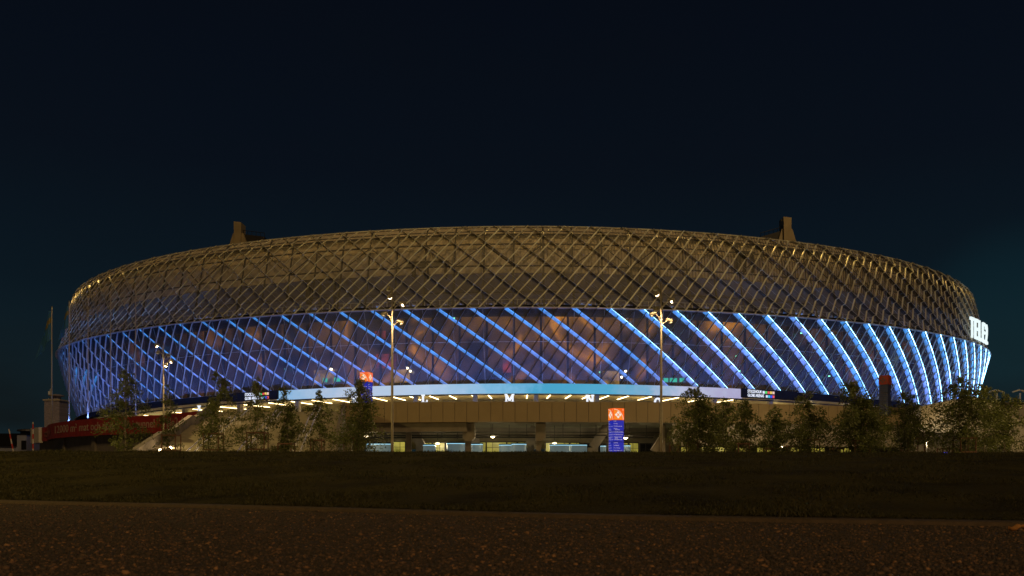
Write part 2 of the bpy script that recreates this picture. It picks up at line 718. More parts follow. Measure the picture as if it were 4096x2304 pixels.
# doors, ducts and grilles on that wall
eq_ = MB()
for u_, v_, w_, h_ in ((320, 280, 5.5, 4), (428, 262, 6, 2.6), (640, 268, 4.5, 5), (745, 252, 3, 3), (560, 272, 1.2, 1.6), (905, 285, 4, 4)):
    s = s_at(u_, -3.2)
    x, y, nx, ny = pxy(s, -3.2)
    z = CAMZ + (HV - v_) / F * float(y)
    rz = math.atan2(float(nx), -float(ny))
    eq_.box((float(x), float(y), z), (w_, .5, .18), rz)
    eq_.box((float(x), float(y), z - h_ / 2), (.16, .5, h_), rz)
    eq_.box(P(s + w_ * .45, -3.2, z - h_ / 2), (.16, .5, h_), rz)
    eq_.box(P(s - w_ * .35, -3.2, z - h_ / 2), (.5, .7, h_ * .7), rz)
eq_.build('service_openings', M['steel'], arena)

# lower inner wall: dark glazing with foyer glow and reflections painted on as emission
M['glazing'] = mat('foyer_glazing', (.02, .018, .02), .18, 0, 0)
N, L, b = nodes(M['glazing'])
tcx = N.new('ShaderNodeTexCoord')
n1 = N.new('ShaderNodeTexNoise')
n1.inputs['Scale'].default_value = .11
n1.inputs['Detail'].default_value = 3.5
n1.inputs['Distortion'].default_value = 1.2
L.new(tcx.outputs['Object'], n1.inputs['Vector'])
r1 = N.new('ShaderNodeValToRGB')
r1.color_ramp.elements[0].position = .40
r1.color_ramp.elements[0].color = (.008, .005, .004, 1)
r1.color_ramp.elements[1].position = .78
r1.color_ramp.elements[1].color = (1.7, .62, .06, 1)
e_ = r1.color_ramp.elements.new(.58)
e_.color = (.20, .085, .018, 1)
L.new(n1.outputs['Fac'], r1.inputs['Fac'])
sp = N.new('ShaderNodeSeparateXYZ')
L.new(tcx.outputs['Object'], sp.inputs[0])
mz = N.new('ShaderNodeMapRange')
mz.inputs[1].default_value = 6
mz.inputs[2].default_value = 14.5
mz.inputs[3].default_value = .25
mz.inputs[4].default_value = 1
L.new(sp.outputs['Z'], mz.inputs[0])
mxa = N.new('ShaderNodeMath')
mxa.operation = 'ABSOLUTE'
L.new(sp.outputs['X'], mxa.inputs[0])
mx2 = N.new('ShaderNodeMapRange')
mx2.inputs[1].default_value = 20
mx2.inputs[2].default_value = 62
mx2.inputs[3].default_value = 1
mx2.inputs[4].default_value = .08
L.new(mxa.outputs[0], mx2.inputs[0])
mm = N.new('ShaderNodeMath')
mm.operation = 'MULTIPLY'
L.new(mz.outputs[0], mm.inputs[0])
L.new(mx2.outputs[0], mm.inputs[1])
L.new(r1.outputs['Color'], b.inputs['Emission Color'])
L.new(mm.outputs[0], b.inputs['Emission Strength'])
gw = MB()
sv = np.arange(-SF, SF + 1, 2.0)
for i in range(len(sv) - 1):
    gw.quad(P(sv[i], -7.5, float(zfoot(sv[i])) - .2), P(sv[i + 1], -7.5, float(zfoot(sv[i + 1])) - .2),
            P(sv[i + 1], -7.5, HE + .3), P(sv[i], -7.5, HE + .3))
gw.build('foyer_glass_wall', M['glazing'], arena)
gm = MB()
for s in np.arange(-SF, SF, 4.27):
    gm.box(P(s, -7.3, 17), (.3, .3, 11))
gm.build('foyer_mullions', M['black'], arena)
# skin floor: the ledge the skin stands on
lf = MB()
for i in range(len(sv) - 1):
    a, c = sv[i], sv[i + 1]
    lf.quad(P(a, -7.5, float(zfoot(a)) - .05), P(c, -7.5, float(zfoot(c)) - .05), P(c, OB + 1.0, float(zfoot(c)) - .05), P(a, OB + 1.0, float(zfoot(a)) - .05))
lf.build('skin_ledge', M['steel_light'], arena)


def wall_patch(name, u, v, wpx, hpx, off, m, parent, depth=.1):
    s = s_at(u, off)
    x, y, nx, ny = pxy(s, off)
    z = CAMZ + (HV - v) / F * float(y)
    mb = MB()
    w, h = wpx / F * float(y), hpx / F * float(y)
    ring(mb, z - h / 2, z + h / 2, off - depth, off, s - w / 2, s + w / 2, .6)
    return mb.build(name, m, parent)


M['win_amber'] = mat('amber_lit_window', (.2, .12, .05), .4, 0, 0)
N, L, b = nodes(M['win_amber'])
tcx = N.new('ShaderNodeTexCoord')
nz = N.new('ShaderNodeTexNoise')
nz.inputs['Scale'].default_value = .9
nz.inputs['Detail'].default_value = 4
L.new(tcx.outputs['Object'], nz.inputs['Vector'])
cr = N.new('ShaderNodeValToRGB')
cr.color_ramp.elements[0].position = .35
cr.color_ramp.elements[0].color = (.02, .012, .004, 1)
cr.color_ramp.elements[1].position = .72
cr.color_ramp.elements[1].color = (.55, .30, .07, 1)
L.new(nz.outputs['Fac'], cr.inputs['Fac'])
L.new(cr.outputs['Color'], b.inputs['Emission Color'])
b.inputs['Emission Strength'].default_value = 1.0
M['win_green'] = emit_mat('green_lit_sign_panel', (.05, .75, .42), .9)
M['spark'] = emit_mat('green_pilot_lamp', (.25, 1, .6), 3)
M['bulb'] = emit_mat('lit_bulb', (1, .8, .45), 12)
for u_, v_, w_, h_ in ((324, 377, 24, 14), (402, 376, 17, 13), (611, 377.5, 18, 13)):
    wall_patch('lit_window', u_, v_, w_, h_, -7.1, M['win_amber'], arena)
M['win_red'] = mat('red_lit_window', (.2, .05, .04), .4, 0, 0)
N, L, b = nodes(M['win_red'])
tcx = N.new('ShaderNodeTexCoord')
nz = N.new('ShaderNodeTexNoise')
nz.inputs['Scale'].default_value = .7
nz.inputs['Detail'].default_value = 4
L.new(tcx.outputs['Object'], nz.inputs['Vector'])
cr = N.new('ShaderNodeValToRGB')
cr.color_ramp.elements[0].position = .42
cr.color_ramp.elements[0].color = (.015, .006, .006, 1)
cr.color_ramp.elements[1].position = .70
cr.color_ramp.elements[1].color = (.5, .06, .035, 1)
L.new(nz.outputs['Fac'], cr.inputs['Fac'])
L.new(cr.outputs['Color'], b.inputs['Emission Color'])
b.inputs['Emission Strength'].default_value = 1.0
for u_, v_, w_, h_ in ((386, 361, 22, 14), (507, 366, 9, 13), (380, 335, 12, 8)):
    wall_patch('red_lit_window', u_, v_, w_, h_, -7.2, M['win_red'], arena)
for u_, v_, w_, h_ in ((325, 380, 5, 4), (337, 379.5, 7, 4), (666, 380, 5, 4), (673.5, 380, 8, 4), (682, 380, 5, 4)):
    wall_patch('green_sign_panel', u_, v_, w_, h_, -6.6, M['win_green'], arena)
for u_, v_ in ((285, 369), (357, 310), (454, 318), (655, 312), (737, 356), (740, 371), (802, 333), (830, 376), (900, 346), (600, 372)):
    wall_patch('pilot_lamp', u_, v_, 1.1, 1.1, -6.6, M['spark'], arena, .3)
for u_, v_ in ((646, 315), (407, 368), (330.5, 369), (410, 371), (626, 371), (622, 377)):
    wall_patch('foyer_lamp', u_, v_, 1.4, 1.6, -6.6, M['bulb'], arena, .4)

# fascia under the skin: an LED ribbon in the middle, dark sheet at both ends
sA, sB = s_at(277, OB + .9), s_at(742, OB + .9)


def zfas(s):
    return float(zfoot(s))


M['ribbon'] = mat('led_ribbon_screen', (.05, .05, .06), .4, 0, 0)
N, L, b = nodes(M['ribbon'])
tcx = N.new('ShaderNodeTexCoord')
sp = N.new('ShaderNodeSeparateXYZ')
L.new(tcx.outputs['Object'], sp.inputs[0])
nz = N.new('ShaderNodeTexNoise')
nz.inputs['Scale'].default_value = .5
nz.inputs['Detail'].default_value = 6
nz.inputs['Roughness'].default_value = .7
L.new(tcx.outputs['Object'], nz.inputs['Vector'])
ma = N.new('ShaderNodeMath')
ma.operation = 'MULTIPLY_ADD'
ma.inputs[1].default_value = 17
L.new(nz.outputs['Fac'], ma.inputs[0])
L.new(sp.outputs['X'], ma.inputs[2])
mr = N.new('ShaderNodeMapRange')
mr.inputs[1].default_value = -30
mr.inputs[2].default_value = 44
L.new(ma.outputs[0], mr.inputs[0])
cr = N.new('ShaderNodeValToRGB')
els = cr.color_ramp.elements
els[0].position, els[0].color = 0, (.22, .42, .62, 1)
els[1].position, els[1].color = 1, (.34, .36, .58, 1)
for p_, c_ in ((.14, (.42, .50, .62, 1)), (.30, (.38, .52, .68, 1)), (.44, (.16, .42, .62, 1)), (.52, (.04, .32, .50, 1)),
               (.64, (.05, .34, .52, 1)), (.72, (.16, .36, .52, 1)), (.80, (.42, .46, .60, 1)), (.92, (.36, .33, .50, 1))):
    e_ = els.new(p_)
    e_.color = c_
L.new(mr.outputs[0], cr.inputs['Fac'])
L.new(cr.outputs['Color'], b.inputs['Emission Color'])
b.inputs['Emission Strength'].default_value = 1.05
mb = MB()
ring(mb, -1.42, -.05, OB + .5, OB + .9, sA, sB, 2, zfas)
mb.build('ribbon_screen', M['ribbon'], arena)
for a, c in ((-SF, sA - .1), (sB + .1, SF)):
    mb = MB()
    ring(mb, -1.0, -.05, OB + .5, OB + .8, a, c, 2, zfas)
    mb.build('fascia', M['black'], arena)
mb = MB()
ring(mb, -1.60, -1.46, OB + .1, OB + .75, -SF, SF, 2, zfas)
mb.build('fascia_trim', M['steel'], arena)

# soffit and concourse back wall
M['soffit'] = mat('soffit_boards', (.62, .54, .34), .6, 0, .05, .5)
mb = MB()
for i in range(len(sv) - 1):
    a, c = sv[i], sv[i + 1]
    mb.quad(P(a, OB + .1, zfas(a) - 1.0), P(c, OB + .1, zfas(c) - 1.0), P(c, -17, zfas(c) - 1.0), P(a, -17, zfas(a) - 1.0))
for s in np.arange(-SF, SF, 2.4):
    mb.box(P(s, (OB - 17) / 2, zfas(s) - .99), (.08, 13, .06), math.atan2(float(pxy(s)[2]), -float(pxy(s)[3])))
mb.build('soffit', M['soffit'], arena)
M['backwall'] = mat('concourse_back_wall', (.24, .21, .10), .5, 0, .5, .4)
mb = MB()
ring(mb, 7.2, 12.0, -17.4, -17.0, -SF, SF)
mb.build('concourse_back_wall', M['backwall'], arena)
mb = MB()
for s in np.arange(-SF, SF, 3.3):
    mb.box(P(s, -16.8, 8.6), (.15, .3, 2.8))
    mb.box(P(s + 1.2, -16.8, 8.3), (1.1, .2, 1.9), math.atan2(float(pxy(s)[2]), -float(pxy(s)[3])))
mb.build('concourse_doors', M['steel'], arena)
for u_ in (416, 475.2, 536, 596.8, 357, 298, 240, 185, 135, 656, 714, 770):
    s = s_at(u_, OB - 3)
    mb = MB()
    rz = math.atan2(float(pxy(s)[2]), -float(pxy(s)[3]))
    mb.box(P(s, OB - 3, (7.2 + zfas(s) - 1.02) / 2), (.66, .66, zfas(s) - 1.02 - 7.2), rz)
    mb.build('concourse_column', M['concrete'], arena)

# roof, back walls, roof masts
mb = MB()
NR = 160
sv2 = np.linspace(-PER / 2, PER / 2, NR + 1)
cx_, cy_ = PCX, PCY
for i in range(NR):
    a, c = sv2[i], sv2[i + 1]
    for o0, o1, z0, z1 in ((OT - 1.0, -20, HR - 1.2, HR - .9), (-20, -45, HR - .9, HR - .3)):
        mb.quad(P(a, o0, z0), P(c, o0, z0), P(c, o1, z1), P(a, o1, z1))
mb.add([P(s, -45, HR - .3) for s in sv2[:-1]], [tuple(range(NR))])
mb.build('roof', M['black'], arena)
mb = MB()
for i in range(NR):
    a, c = sv2[i], sv2[i + 1]
    if min(abs(a), abs(c)) > SF - 6:
        mb.quad(P(a, OB, 9), P(c, OB, 9), P(c, 0, HE), P(a, 0, HE))
        mb.quad(P(a, 0, HE), P(c, 0, HE), P(c, OT, HR), P(a, OT, HR))
mb.build('rear_skin', M['mesh_up'], arena)
M['mast'] = mat('mast_cladding', (.40, .31, .17), .5, .2, .12, .6)


def mast(u0, u1, vtop, ub0, ub1, vb, ridge_u, ridge_v, ridge_vb, y):
    mb = MB()
    c = at((u0 + u1) / 2, vtop, y)
    w = (u1 - u0) / F * y
    zt, zb = c.z, at(0, vb, y).z - 3
    zmid = zt - (zt - zb) * .30
    mb.prism([(c.x - w / 2, y, zmid - 6), (c.x + w / 2, y, zmid - 6), (c.x + w / 2 + .1, y, zt - .15), (c.x - w / 2 - .15, y, zt)], (0, 2.4, 0))
    x0, x1 = at(ub0, vb, y).x, at(ub1, vb, y).x
    mb.prism([(x0 - .8, y + .35, zb), (x1 + .8, y + .35, zb), (c.x + w / 2 + .35, y + .35, zmid), (c.x - w / 2 - .35, y + .35, zmid)], (0, 3, 0))
    o = mb.build('roof_mast', M['mast'], arena)
    rb = MB()
    p1 = at(ridge_u, ridge_v, y)
    rb.prism([(c.x, y + .7, zmid), (p1.x, y + .7, p1.z), (p1.x, y + .7, zb), (c.x, y + .7, zb)], (0, 3.5, 0))
    rb.build('roof_truss', M['steel'], o)
    rr = MB()
    rr.tube([(c.x, y + .9, zmid + .7), (p1.x, y + .9, p1.z + .7)], .05, 5)
    for t in np.linspace(0, 1, 7):
        q = Vector((c.x, y + .9, zmid)).lerp(Vector((p1.x, y + .9, p1.z)), t)
        rr.tube([q, q + Vector((0, 0, .7))], .04, 4)
    rr.build('mast_railing', M['steel'], o)


mast(234.5, 240.5, 221.3, 228.5, 247, 241, 263, 235.5, 0, 140)
mast(784.5, 791, 216.7, 779, 797, 238, 762, 235.5, 0, 140)

# ------------------------------------------------------------------ podium under the arena
PO = 13.0
zp0, zp1, zd = 5.88, 8.36, 7.2
podium = thing('concourse_podium', 'long beige concrete podium carrying the raised concourse, arcade openings below', 'podium', P(0, PO, 0))
sG0, sG1 = s_at(206, PO), s_at(339, PO)
sBan0 = s_at(40, PO) if True else 0
M['parapet'] = mat('parapet_panels', (.31, .23, .125), .75, 0, .06, .5)


def parapet(s0, s1, z0=zp0, z1=zp1, o=PO):
    mb = MB()
    n = max(1, int(round((s1 - s0) / 1.32)))
    w = (s1 - s0) / n
    for i in range(n):
        a = s0 + i * w
        ring(mb, z0, z1, o - .35, o, a + .026, a + w - .026, 5)
    pb = mb.build('parapet', M['parapet'], podium)
    mb = MB()
    ring(mb, z0 + .05, z1 - .04, o - .6, o - .06, s0, s1, 2)
    mb.build('parapet_core', M['raw_conc'], pb)
    return pb


parapet(sG1, s_at(930, PO))
parapet(-SF, sG0)
mb = MB()
svp = np.linspace(-SF, SF, 180)
for i in range(len(svp) - 1):
    a, c = svp[i], svp[i + 1]
    mb.quad(P(a, PO - .5, zd), P(c, PO - .5, zd), P(c, -18, zd), P(a, -18, zd))
mb.build('deck', M['concrete'], podium)
M['undersoffit'] = mat('arcade_ceiling', (.28, .27, .19), .8, 0, .15, .5)
mb = MB()
for i in range(len(svp) - 1):
    a, c = svp[i], svp[i + 1]
    mb.quad(P(a, PO - .3, zp0 + .1), P(a, -6, zp0 + .1), P(c, -6, zp0 + .1), P(c, PO - .3, zp0 + .1))
for o in np.arange(-5, PO - 1, .8):
    ring(mb, zp0 - .02, zp0 + .08, o, o + .3, -60, 60, 3)
mb.build('arcade_ceiling', M['undersoffit'], podium)
# wall that backs the arcade; it also closes both ends
mb = MB()
ring(mb, -.5, zp0 + .1, -.5, 0, -SF, s_at(345, 0), 2)
ring(mb, -.5, zp0 + .1, -.5, 0, s_at(662, 0), SF, 2)
ring(mb, 2.9, zp0 + .1, -.5, 0, s_at(345, 0), s_at(662, 0), 2)
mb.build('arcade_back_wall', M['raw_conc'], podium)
# base wall below the banner and right of the lamp post
mb = MB()
ring(mb, -.5, 5.75, PO - 1.3, PO - .8, -SF, s_at(150, PO), 2)
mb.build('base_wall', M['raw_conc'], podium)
mb = MB()
ring(mb, 3.1, zp0 - .03, PO - 1.5, PO - .8, s_at(676, PO), s_at(930, PO), 2)
ring(mb, -.5, .9, PO - 1.5, PO - .8, s_at(676, PO), s_at(930, PO), 2)
mb.build('base_wall', M['concrete'], podium)
for u_ in (120, 175, 90, 60):
    mb = MB()
    mb.box(P(s_at(u_, PO), PO - .8, 2.6), (1.2, .7, 5.9), math.atan2(float(pxy(s_at(u_, PO))[2]), -float(pxy(s_at(u_, PO))[3])))
    mb.build('base_pier', M['raw_conc'], podium)
# edge beam at the left half of the arcade
mb = MB()
sb0, sb1 = s_at(352, PO), s_at(466, PO)
ring(mb, 4.75, zp0 - .02, PO - 1.6, PO - .7, sb0, sb1, 2)
mb.build('edge_beam', M['raw_conc'], podium)


def pier(u0, u1, y, vtop, cap=None):
    mb = MB()
    a, c = at(u0, vtop, y), at(u1, vtop, y)
    w = c.x - a.x
    zt = min(a.z, zp0 - .05)
    mb.box(((a.x + c.x) / 2, y, (zt - .5) / 2), (w, w * .8, zt + .5))
    if cap:
        x0, x1 = at(cap[0], 0, y).x, at(cap[1], 0, y).x
        z0 = at(0, cap[2], y).z
        zb = z0 - .45
        mb.prism([(x0, y - .9, zp0 - .06), (x1, y - .9, zp0 - .06), (x1, y - .9, z0), (c.x + .02, y - .9, zb), (a.x - .02, y - .9, zb), (x0, y - .9, z0)], (0, 1.8, 0))
    return mb.build('pier', M['raw_conc'], podium)


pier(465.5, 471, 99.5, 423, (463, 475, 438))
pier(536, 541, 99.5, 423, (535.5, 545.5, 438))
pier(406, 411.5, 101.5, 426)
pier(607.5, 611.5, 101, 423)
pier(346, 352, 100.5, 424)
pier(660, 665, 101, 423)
for x0, x1, va, vb, y in ((608, 593, 422.5, 447.5, 103), (412, 421, 428, 446, 105), (535, 529, 423, 447, 105), (668, 655, 432, 452, 101), (471, 477, 424, 449, 106)):
    mb = MB()
    a, c = at(x0, va, y), at(x1, vb, y)
    a.z = min(a.z, zp0 - .1)
    d = (a - c).normalized()
    nrm = Vector((-d.z, 0, d.x)) * .55
    mb.prism([a + nrm, a - nrm, c - nrm, c + nrm], (0, 1.0, 0))
    mb.box((c.x, y + .5, c.z / 2 - .3), (1.3, 1.1, c.z + .6))
    mb.build('raker', M['raw_conc'], podium)
# pipes and hangers below the ceiling
mb = MB()
for o, z, r in ((9.0, 4.45, .09), (7.5, 4.9, .06), (6.0, 4.3, .12)):
    mb.tube([P(s, o, z) for s in np.arange(s_at(352, o), s_at(665, o), 2)], r, 6)
for s in np.arange(s_at(355, 8), s_at(660, 8), 2.1):
    o = 6 + 3 * random.random()
    mb.tube([P(s, o, zp0), P(s, o, 4.4 - random.random() * .4)], .035, 4)
    mb.box(P(s, o, 4.4), (.35, .12, .06))
mb.build('pipework', M['steel'], podium)

# arcade windows with their frames
for u0, u1, v0 in ((374, 391, 442.5), (392, 405.5, 441.5), (422.5, 432, 442.5), (433, 445, 442.5), (446, 455, 442), (455.5, 463, 442), (473, 478, 446),
                   (479.8, 486, 442), (486.5, 506.5, 442), (507, 517, 442), (517.5, 532, 442), (545.5, 553, 442.5), (553.5, 569, 442.5), (570, 579.5, 442.5),
                   (584, 591, 443.5), (598, 606.5, 444), (612, 621, 444), (623, 628, 442.8), (629, 638.5, 442.8), (640, 652, 443.5)):
    y = 108.6
    a, c = at(u0, v0, y), at(u1, 456, y)
    mb = MB()
    mb.box(((a.x + c.x) / 2, y, (a.z + c.z) / 2), (c.x - a.x - .12, .06, a.z - c.z))
    w = mb.build('arcade_window', M['window_green'] if not (584 <= u0 <= 621 or u0 == 640 or u0 == 473) else M['black'], podium)
    fr = MB()
    for x in (a.x, c.x):
        fr.box((x, y - .1, (a.z + c.z) / 2), (.13, .16, a.z - c.z + .1))
    fr.box(((a.x + c.x) / 2, y - .1, a.z), (c.x - a.x, .2, .14))
    if c.x - a.x > 1.2:
        xx = a.x + (c.x - a.x) * (.3 + .4 * random.random())
        fr.box((xx, y - .1, a.z - .7), (.06, .1, 1.4))
        fr.box(((a.x + c.x) / 2, y - .08, a.z - .75), (c.x - a.x, .06, .05))
    fr.build('window_frame', M['steel'], w)

# lit windows in the right-hand base wall, seen through the trees
for u0, u1 in ((682, 690), (700, 712), (716, 728), (736, 750), (758, 776), (792, 806), (812, 824), (842, 850)):
    a = s_at(u0, PO - 1.2), s_at(u1, PO - 1.2)
    mb = MB()
    ring(mb, 1.0, 2.9, PO - 1.4, PO - 1.1, a[0], a[1], 2)
    mb.build('arcade_window', M['window_green'], podium)

# wide outdoor stair with cheek walls
st_top = P((sG0 + sG1) / 2, PO - .4, zd)
ST = thing('entrance_stairway', 'wide pale concrete stairway climbing to the concourse beside the red banner', 'stairway', (st_top.x, st_top.y, 0))
yt, yb = 99.0, 62.0
k_ = -.19
xl_t, xr_t = at(209, 0, 97).x, at(338, 0, 97).x


def sx(x_top, y):
    return x_top - k_ * -1 * 0 + (yt - y) * (-k_)


mb = MB()
nst = 46
fl = [0.0, .31, .36, .64, .69, 1.0]


def stair_z(t):
    """height along the run: three flights and two landings"""
    rise = zd - .3
    tt = [0, .30, .36, .64, .70, 1.0]
    zz = [0, 1 / 3, 1 / 3, 2 / 3, 2 / 3, 1.0]
    return .3 + rise * float(np.interp(t, tt, zz))


ys = np.linspace(yb, yt, nst + 1)
for i in range(nst):
    y0, y1 = ys[i], ys[i + 1]
    z0, z1 = stair_z((y0 - yb) / (yt - yb)), stair_z((y1 - yb) / (yt - yb))
    mb.quad((sx(xl_t, y0), y0, z0), (sx(xr_t, y0), y0, z0), (sx(xr_t, y0), y0, z1), (sx(xl_t, y0), y0, z1))
    mb.quad((sx(xl_t, y0), y0, z1), (sx(xr_t, y0), y0, z1), (sx(xr_t, y1), y1, z1), (sx(xl_t, y1), y1, z1))
mb.build('steps', M['stair_conc'], ST)
for side, xt, th in ((-1, xl_t, -.5), (1, xr_t, .5)):
    mb = MB()
    prev = None
    for t in (0, .30, .302, .36, .362, .64, .642, .70, .702, 1.0):
        y = yb + (yt - yb) * t
        z = stair_z(t) + 1.05
        q = [(sx(xt, y), y, -.3), (sx(xt, y) + th, y, -.3), (sx(xt, y) + th, y, z), (sx(xt, y), y, z)]
        o = len(mb.v)
        mb.v += q
        if prev is None:
            mb.f.append((o, o + 1, o + 2, o + 3))
        else:
            for a in range(4):
                c = (a + 1) % 4
                mb.f.append((prev + a, prev + c, o + c, o + a))
        prev = o
    mb.f.append((prev + 3, prev + 2, prev + 1, prev))
    mb.build('cheek_wall', M['raw_conc'], ST)
for fr_ in (.26, .30, .52, .56, .80, .84):
    mb = MB()
    xt = xl_t + (xr_t - xl_t) * fr_
    for t0, t1 in ((0.02, .30), (.37, .64), (.71, .98)):
        pts = []
        for t in (t0, t1):
            y = yb + (yt - yb) * t
            pts.append(Vector((sx(xt, y), y, stair_z(t) + .95)))
        mb.tube(pts, .05, 6)
        for q in np.linspace(0, 1, 5):
            p = pts[0].lerp(pts[1], q)
            mb.tube([p, p - Vector((0, 0, .95))], .03, 4)
    mb.build('handrail', M['steel_light'], ST)
for u_, v_, y_ in ((160.5, 450.4, 66), (170.5, 447.8, 70), (180.5, 438.5, 80), (189.3, 434.4, 86), (197.7, 433.6, 88)):
    p = at(u_, v_, y_)
    mb = MB()
    zs = stair_z((y_ - yb) / (yt - yb))
    mb.tube([(p.x, p.y, zs - .05), (p.x, p.y, p.z - .1)], .05, 6)
    o = mb.build('stair_lamp', M['steel'], ST)
    g = MB()
    g.lathe(p, ((.02, -.12), (.12, -.08), (.14, 0), (.12, .08), (.02, .12)), 10)
    g.build('lamp_glass', M['lamp_head_bright'], o)
    light('POINT', 'stair_lamp_light', p + Vector((0, -.35, .1)), 28, (1, .72, .40), .1, o)

# ------------------------------------------------------------------ curved-wall lettering helper


def on_wall(vs, s0, z0, off, zfun=None):
    out = []
    for x, y, z in vs:
        s = s0 + x
        out.append(P(s, off + z, z0 + y + (zfun(s) if zfun else 0)))
    return out


# red banner
ban = thing('banner', 'long dark red banner with pale lettering along the left podium wall', 'banner', P(s_at(120, PO), PO + .2, 0))
sb_, se_ = s_at(42.5, PO + .2), s_at(205, PO + .2)
M['red'] = mat('red_banner_cloth', (.34, .028, .020), .7, 0, .22, 1.2, .1, 6)
mb = MB()
ring(mb, zp0 - .25, zp1 + .02, PO + .1, PO + .25, sb_, se_, 1.0)
mb.build('banner_sheet', M['red'], ban)
M['ban_txt'] = mat('banner_lettering', (.52, .36, .27), .7, 0, .1, 2)
M['ban_dim'] = mat('banner_logo', (.30, .10, .07), .7, 0, .1, 2)
vs, fs = text_mesh('12000 m² mat och nöjen. Gå i tunnel - Tele2 Arena', 1.75, .01, bold=.012)
xm = max(v[0] for v in vs)
want = (s_at(199, PO) - s_at(55.5, PO))
_uu = np.linspace(55.5, 199, 60)
_su = np.array([s_at(q, PO) for q in _uu])
_su = _su * .75 + np.linspace(_su[0], _su[-1], 60) * .25
mb = MB()
mb.add([P(float(np.interp(55.5 + 143.5 * x / xm, _uu, _su)), PO + .28 + z, zp0 + .62 + y * 1.08) for x, y, z in vs], fs)
mb.build('lettering', M['ban_txt'], ban)
vs, fs = text_mesh('tolv', 2.1, .01, bold=.03)
xm = max(v[0] for v in vs)
want = (s_at(52.5, PO) - s_at(45, PO))
mb = MB()
mb.add(on_wall([(x * want / xm, y, z) for x, y, z in vs], s_at(45, PO), zp0 + .5, PO + .28), fs)
mb.build('logo', M['ban_dim'], ban)
# rounded white end of the podium
mb = MB()
ring(mb, zp0 - .5, zp1 + .1, PO - .2, PO + .5, s_at(36.2, PO) - 14, s_at(41.5, PO), .8)
mb.build('parapet_end', M['pale_conc'], podium)

# ------------------------------------------------------------------ gate letters hanging under the fascia


def strokes(mb, segs, w, d, M0):
    for (x0, y0), (x1, y1), ww in segs:
        a, c = Vector((x0, y0)), Vector((x1, y1))
        l = (c - a).length
        ang = math.atan2(y1 - y0, x1 - x0)
        mid = (a + c) / 2
        vs = []
        Rm = Matrix.Rotation(ang, 2)
        for dz in (-d / 2, d / 2):
            for px, py in ((-l / 2, -ww / 2), (l / 2, -ww / 2), (l / 2, ww / 2), (-l / 2, ww / 2)):
                q = Rm @ Vector((px, py)) + mid
                vs.append(M0 @ Vector((q.x, dz, q.y)))
        mb.add(vs, ((0, 1, 2, 3), (7, 6, 5, 4), (0, 4, 5, 1), (1, 5, 6, 2), (2, 6, 7, 3), (3, 7, 4, 0)))


W_ = .27
GL = {
    'L': [((.28, 0), (.28, 1.2), W_), ((.02, 1.12), (.54, 1.12), .18), ((.02, .1), (.92, .1), .2), ((.84, .05), (.84, .48), .18)],
    'M': [((.25, 0), (.25, 1.2), W_), ((1.15, 0), (1.15, 1.2), W_), ((.25, 1.15), (.70, .25), W_), ((1.15, 1.15), (.70, .25), W_),
          ((.0, .08), (.5, .08), .17), ((.9, .08), (1.4, .08), .17), ((0, 1.12), (.4, 1.12), .17), ((1.0, 1.12), (1.4, 1.12), .17)],
    'N': [((.22, 0), (.22, 1.2), W_), ((.98, 0), (.98, 1.2), W_), ((.22, 1.12), (.98, .1), W_), ((0, .08), (.45, .08), .17), ((0, 1.12), (.4, 1.12), .17), ((.75, 1.12), (1.22, 1.12), .17)],
    'K': [((.25, 0), (.25, 1.2), W_), ((.3, .5), (.95, 1.15), W_), ((.45, .65), (1.0, .05), W_), ((0, .08), (.5, .08), .17), ((0, 1.12), (.5, 1.12), .17), ((.75, .08), (1.2, .08), .17), ((.7, 1.12), (1.15, 1.12), .17)],
    'J': [((.5, .2), (.5, 1.2), W_), ((.25, 1.12), (.75, 1.12), .17), ((.5, .22), (.3, .08), .22), ((.32, .08), (.12, .2), .2)],
    'I': [((.3, 0), (.3, 1.2), W_), ((.02, .08), (.58, .08), .17), ((.02, 1.12), (.58, 1.12), .17)],
    'O': [((.5 + .42 * math.cos(a), .6 + .5 * math.sin(a)), (.5 + .42 * math.cos(a + .4), .6 + .5 * math.sin(a + .4)), W_) for a in np.arange(0, 6.2, .39)],
}
glabel = {
    'L': 'white glowing slab serif letter L above the beige parapet',
    'M': 'white glowing letter M hanging over the middle of the parapet',
    'N': 'white glowing letter N half sunk behind the parapet above the orange pylon',
    'K': 'white glowing letter K behind the tree in front of the distant orange pylon',
    'J': 'white glowing letter J under the left ticker display behind birches',
    'I': 'white glowing letter I low above the top of the stairway left of the ticker',
    'O': 'white glowing letter O mostly hidden by the parapet beside the right lamp post',
}
for ch, u_, vt in (('I', 199, 405.5), ('J', 253.5, 397), ('K', 355, 395.5), ('L', 424.3, 394.7), ('M', 509.5, 394.0), ('N', 590, 394.8), ('O', 657.5, 397.8)):
    s = s_at(u_, OB + 1.3)
    x, y, nx, ny = pxy(s, OB + 1.3)
    x, y = float(x), float(y)
    zt = CAMZ + (HV - vt) / F * y
    rz = math.atan2(float(nx), -float(ny))
    g = thing('gate_letter', glabel[ch], 'letter sign', (x, y, zt - 1.2), 'illuminated gate letters along the concourse')
    wd = max(max(a[0][0], a[1][0]) for a in GL[ch])
    M0 = Matrix.Translation((x, y, zt - 1.2)) @ Matrix.Rotation(rz, 4, 'Z') @ Matrix.Translation((-wd / 2, 0, 0))
    mb = MB()
    strokes(mb, GL[ch], W_, .22, M0)
    mb.build('letter_face', M['sign_white'], g)
    hb = MB()
    for q in (.25, .75):
        p = M0 @ Vector((wd * q, 0, 1.2))
        hb.tube([p, (p.x, p.y, float(zfoot(s)) - 1.44)], .03, 5)
    hb.build('hanger', M['steel'], g)
    light('POINT', 'letter_glow_light', (x + .0, y - .9, zt - .7), 8, (.9, .95, 1), .4, g)

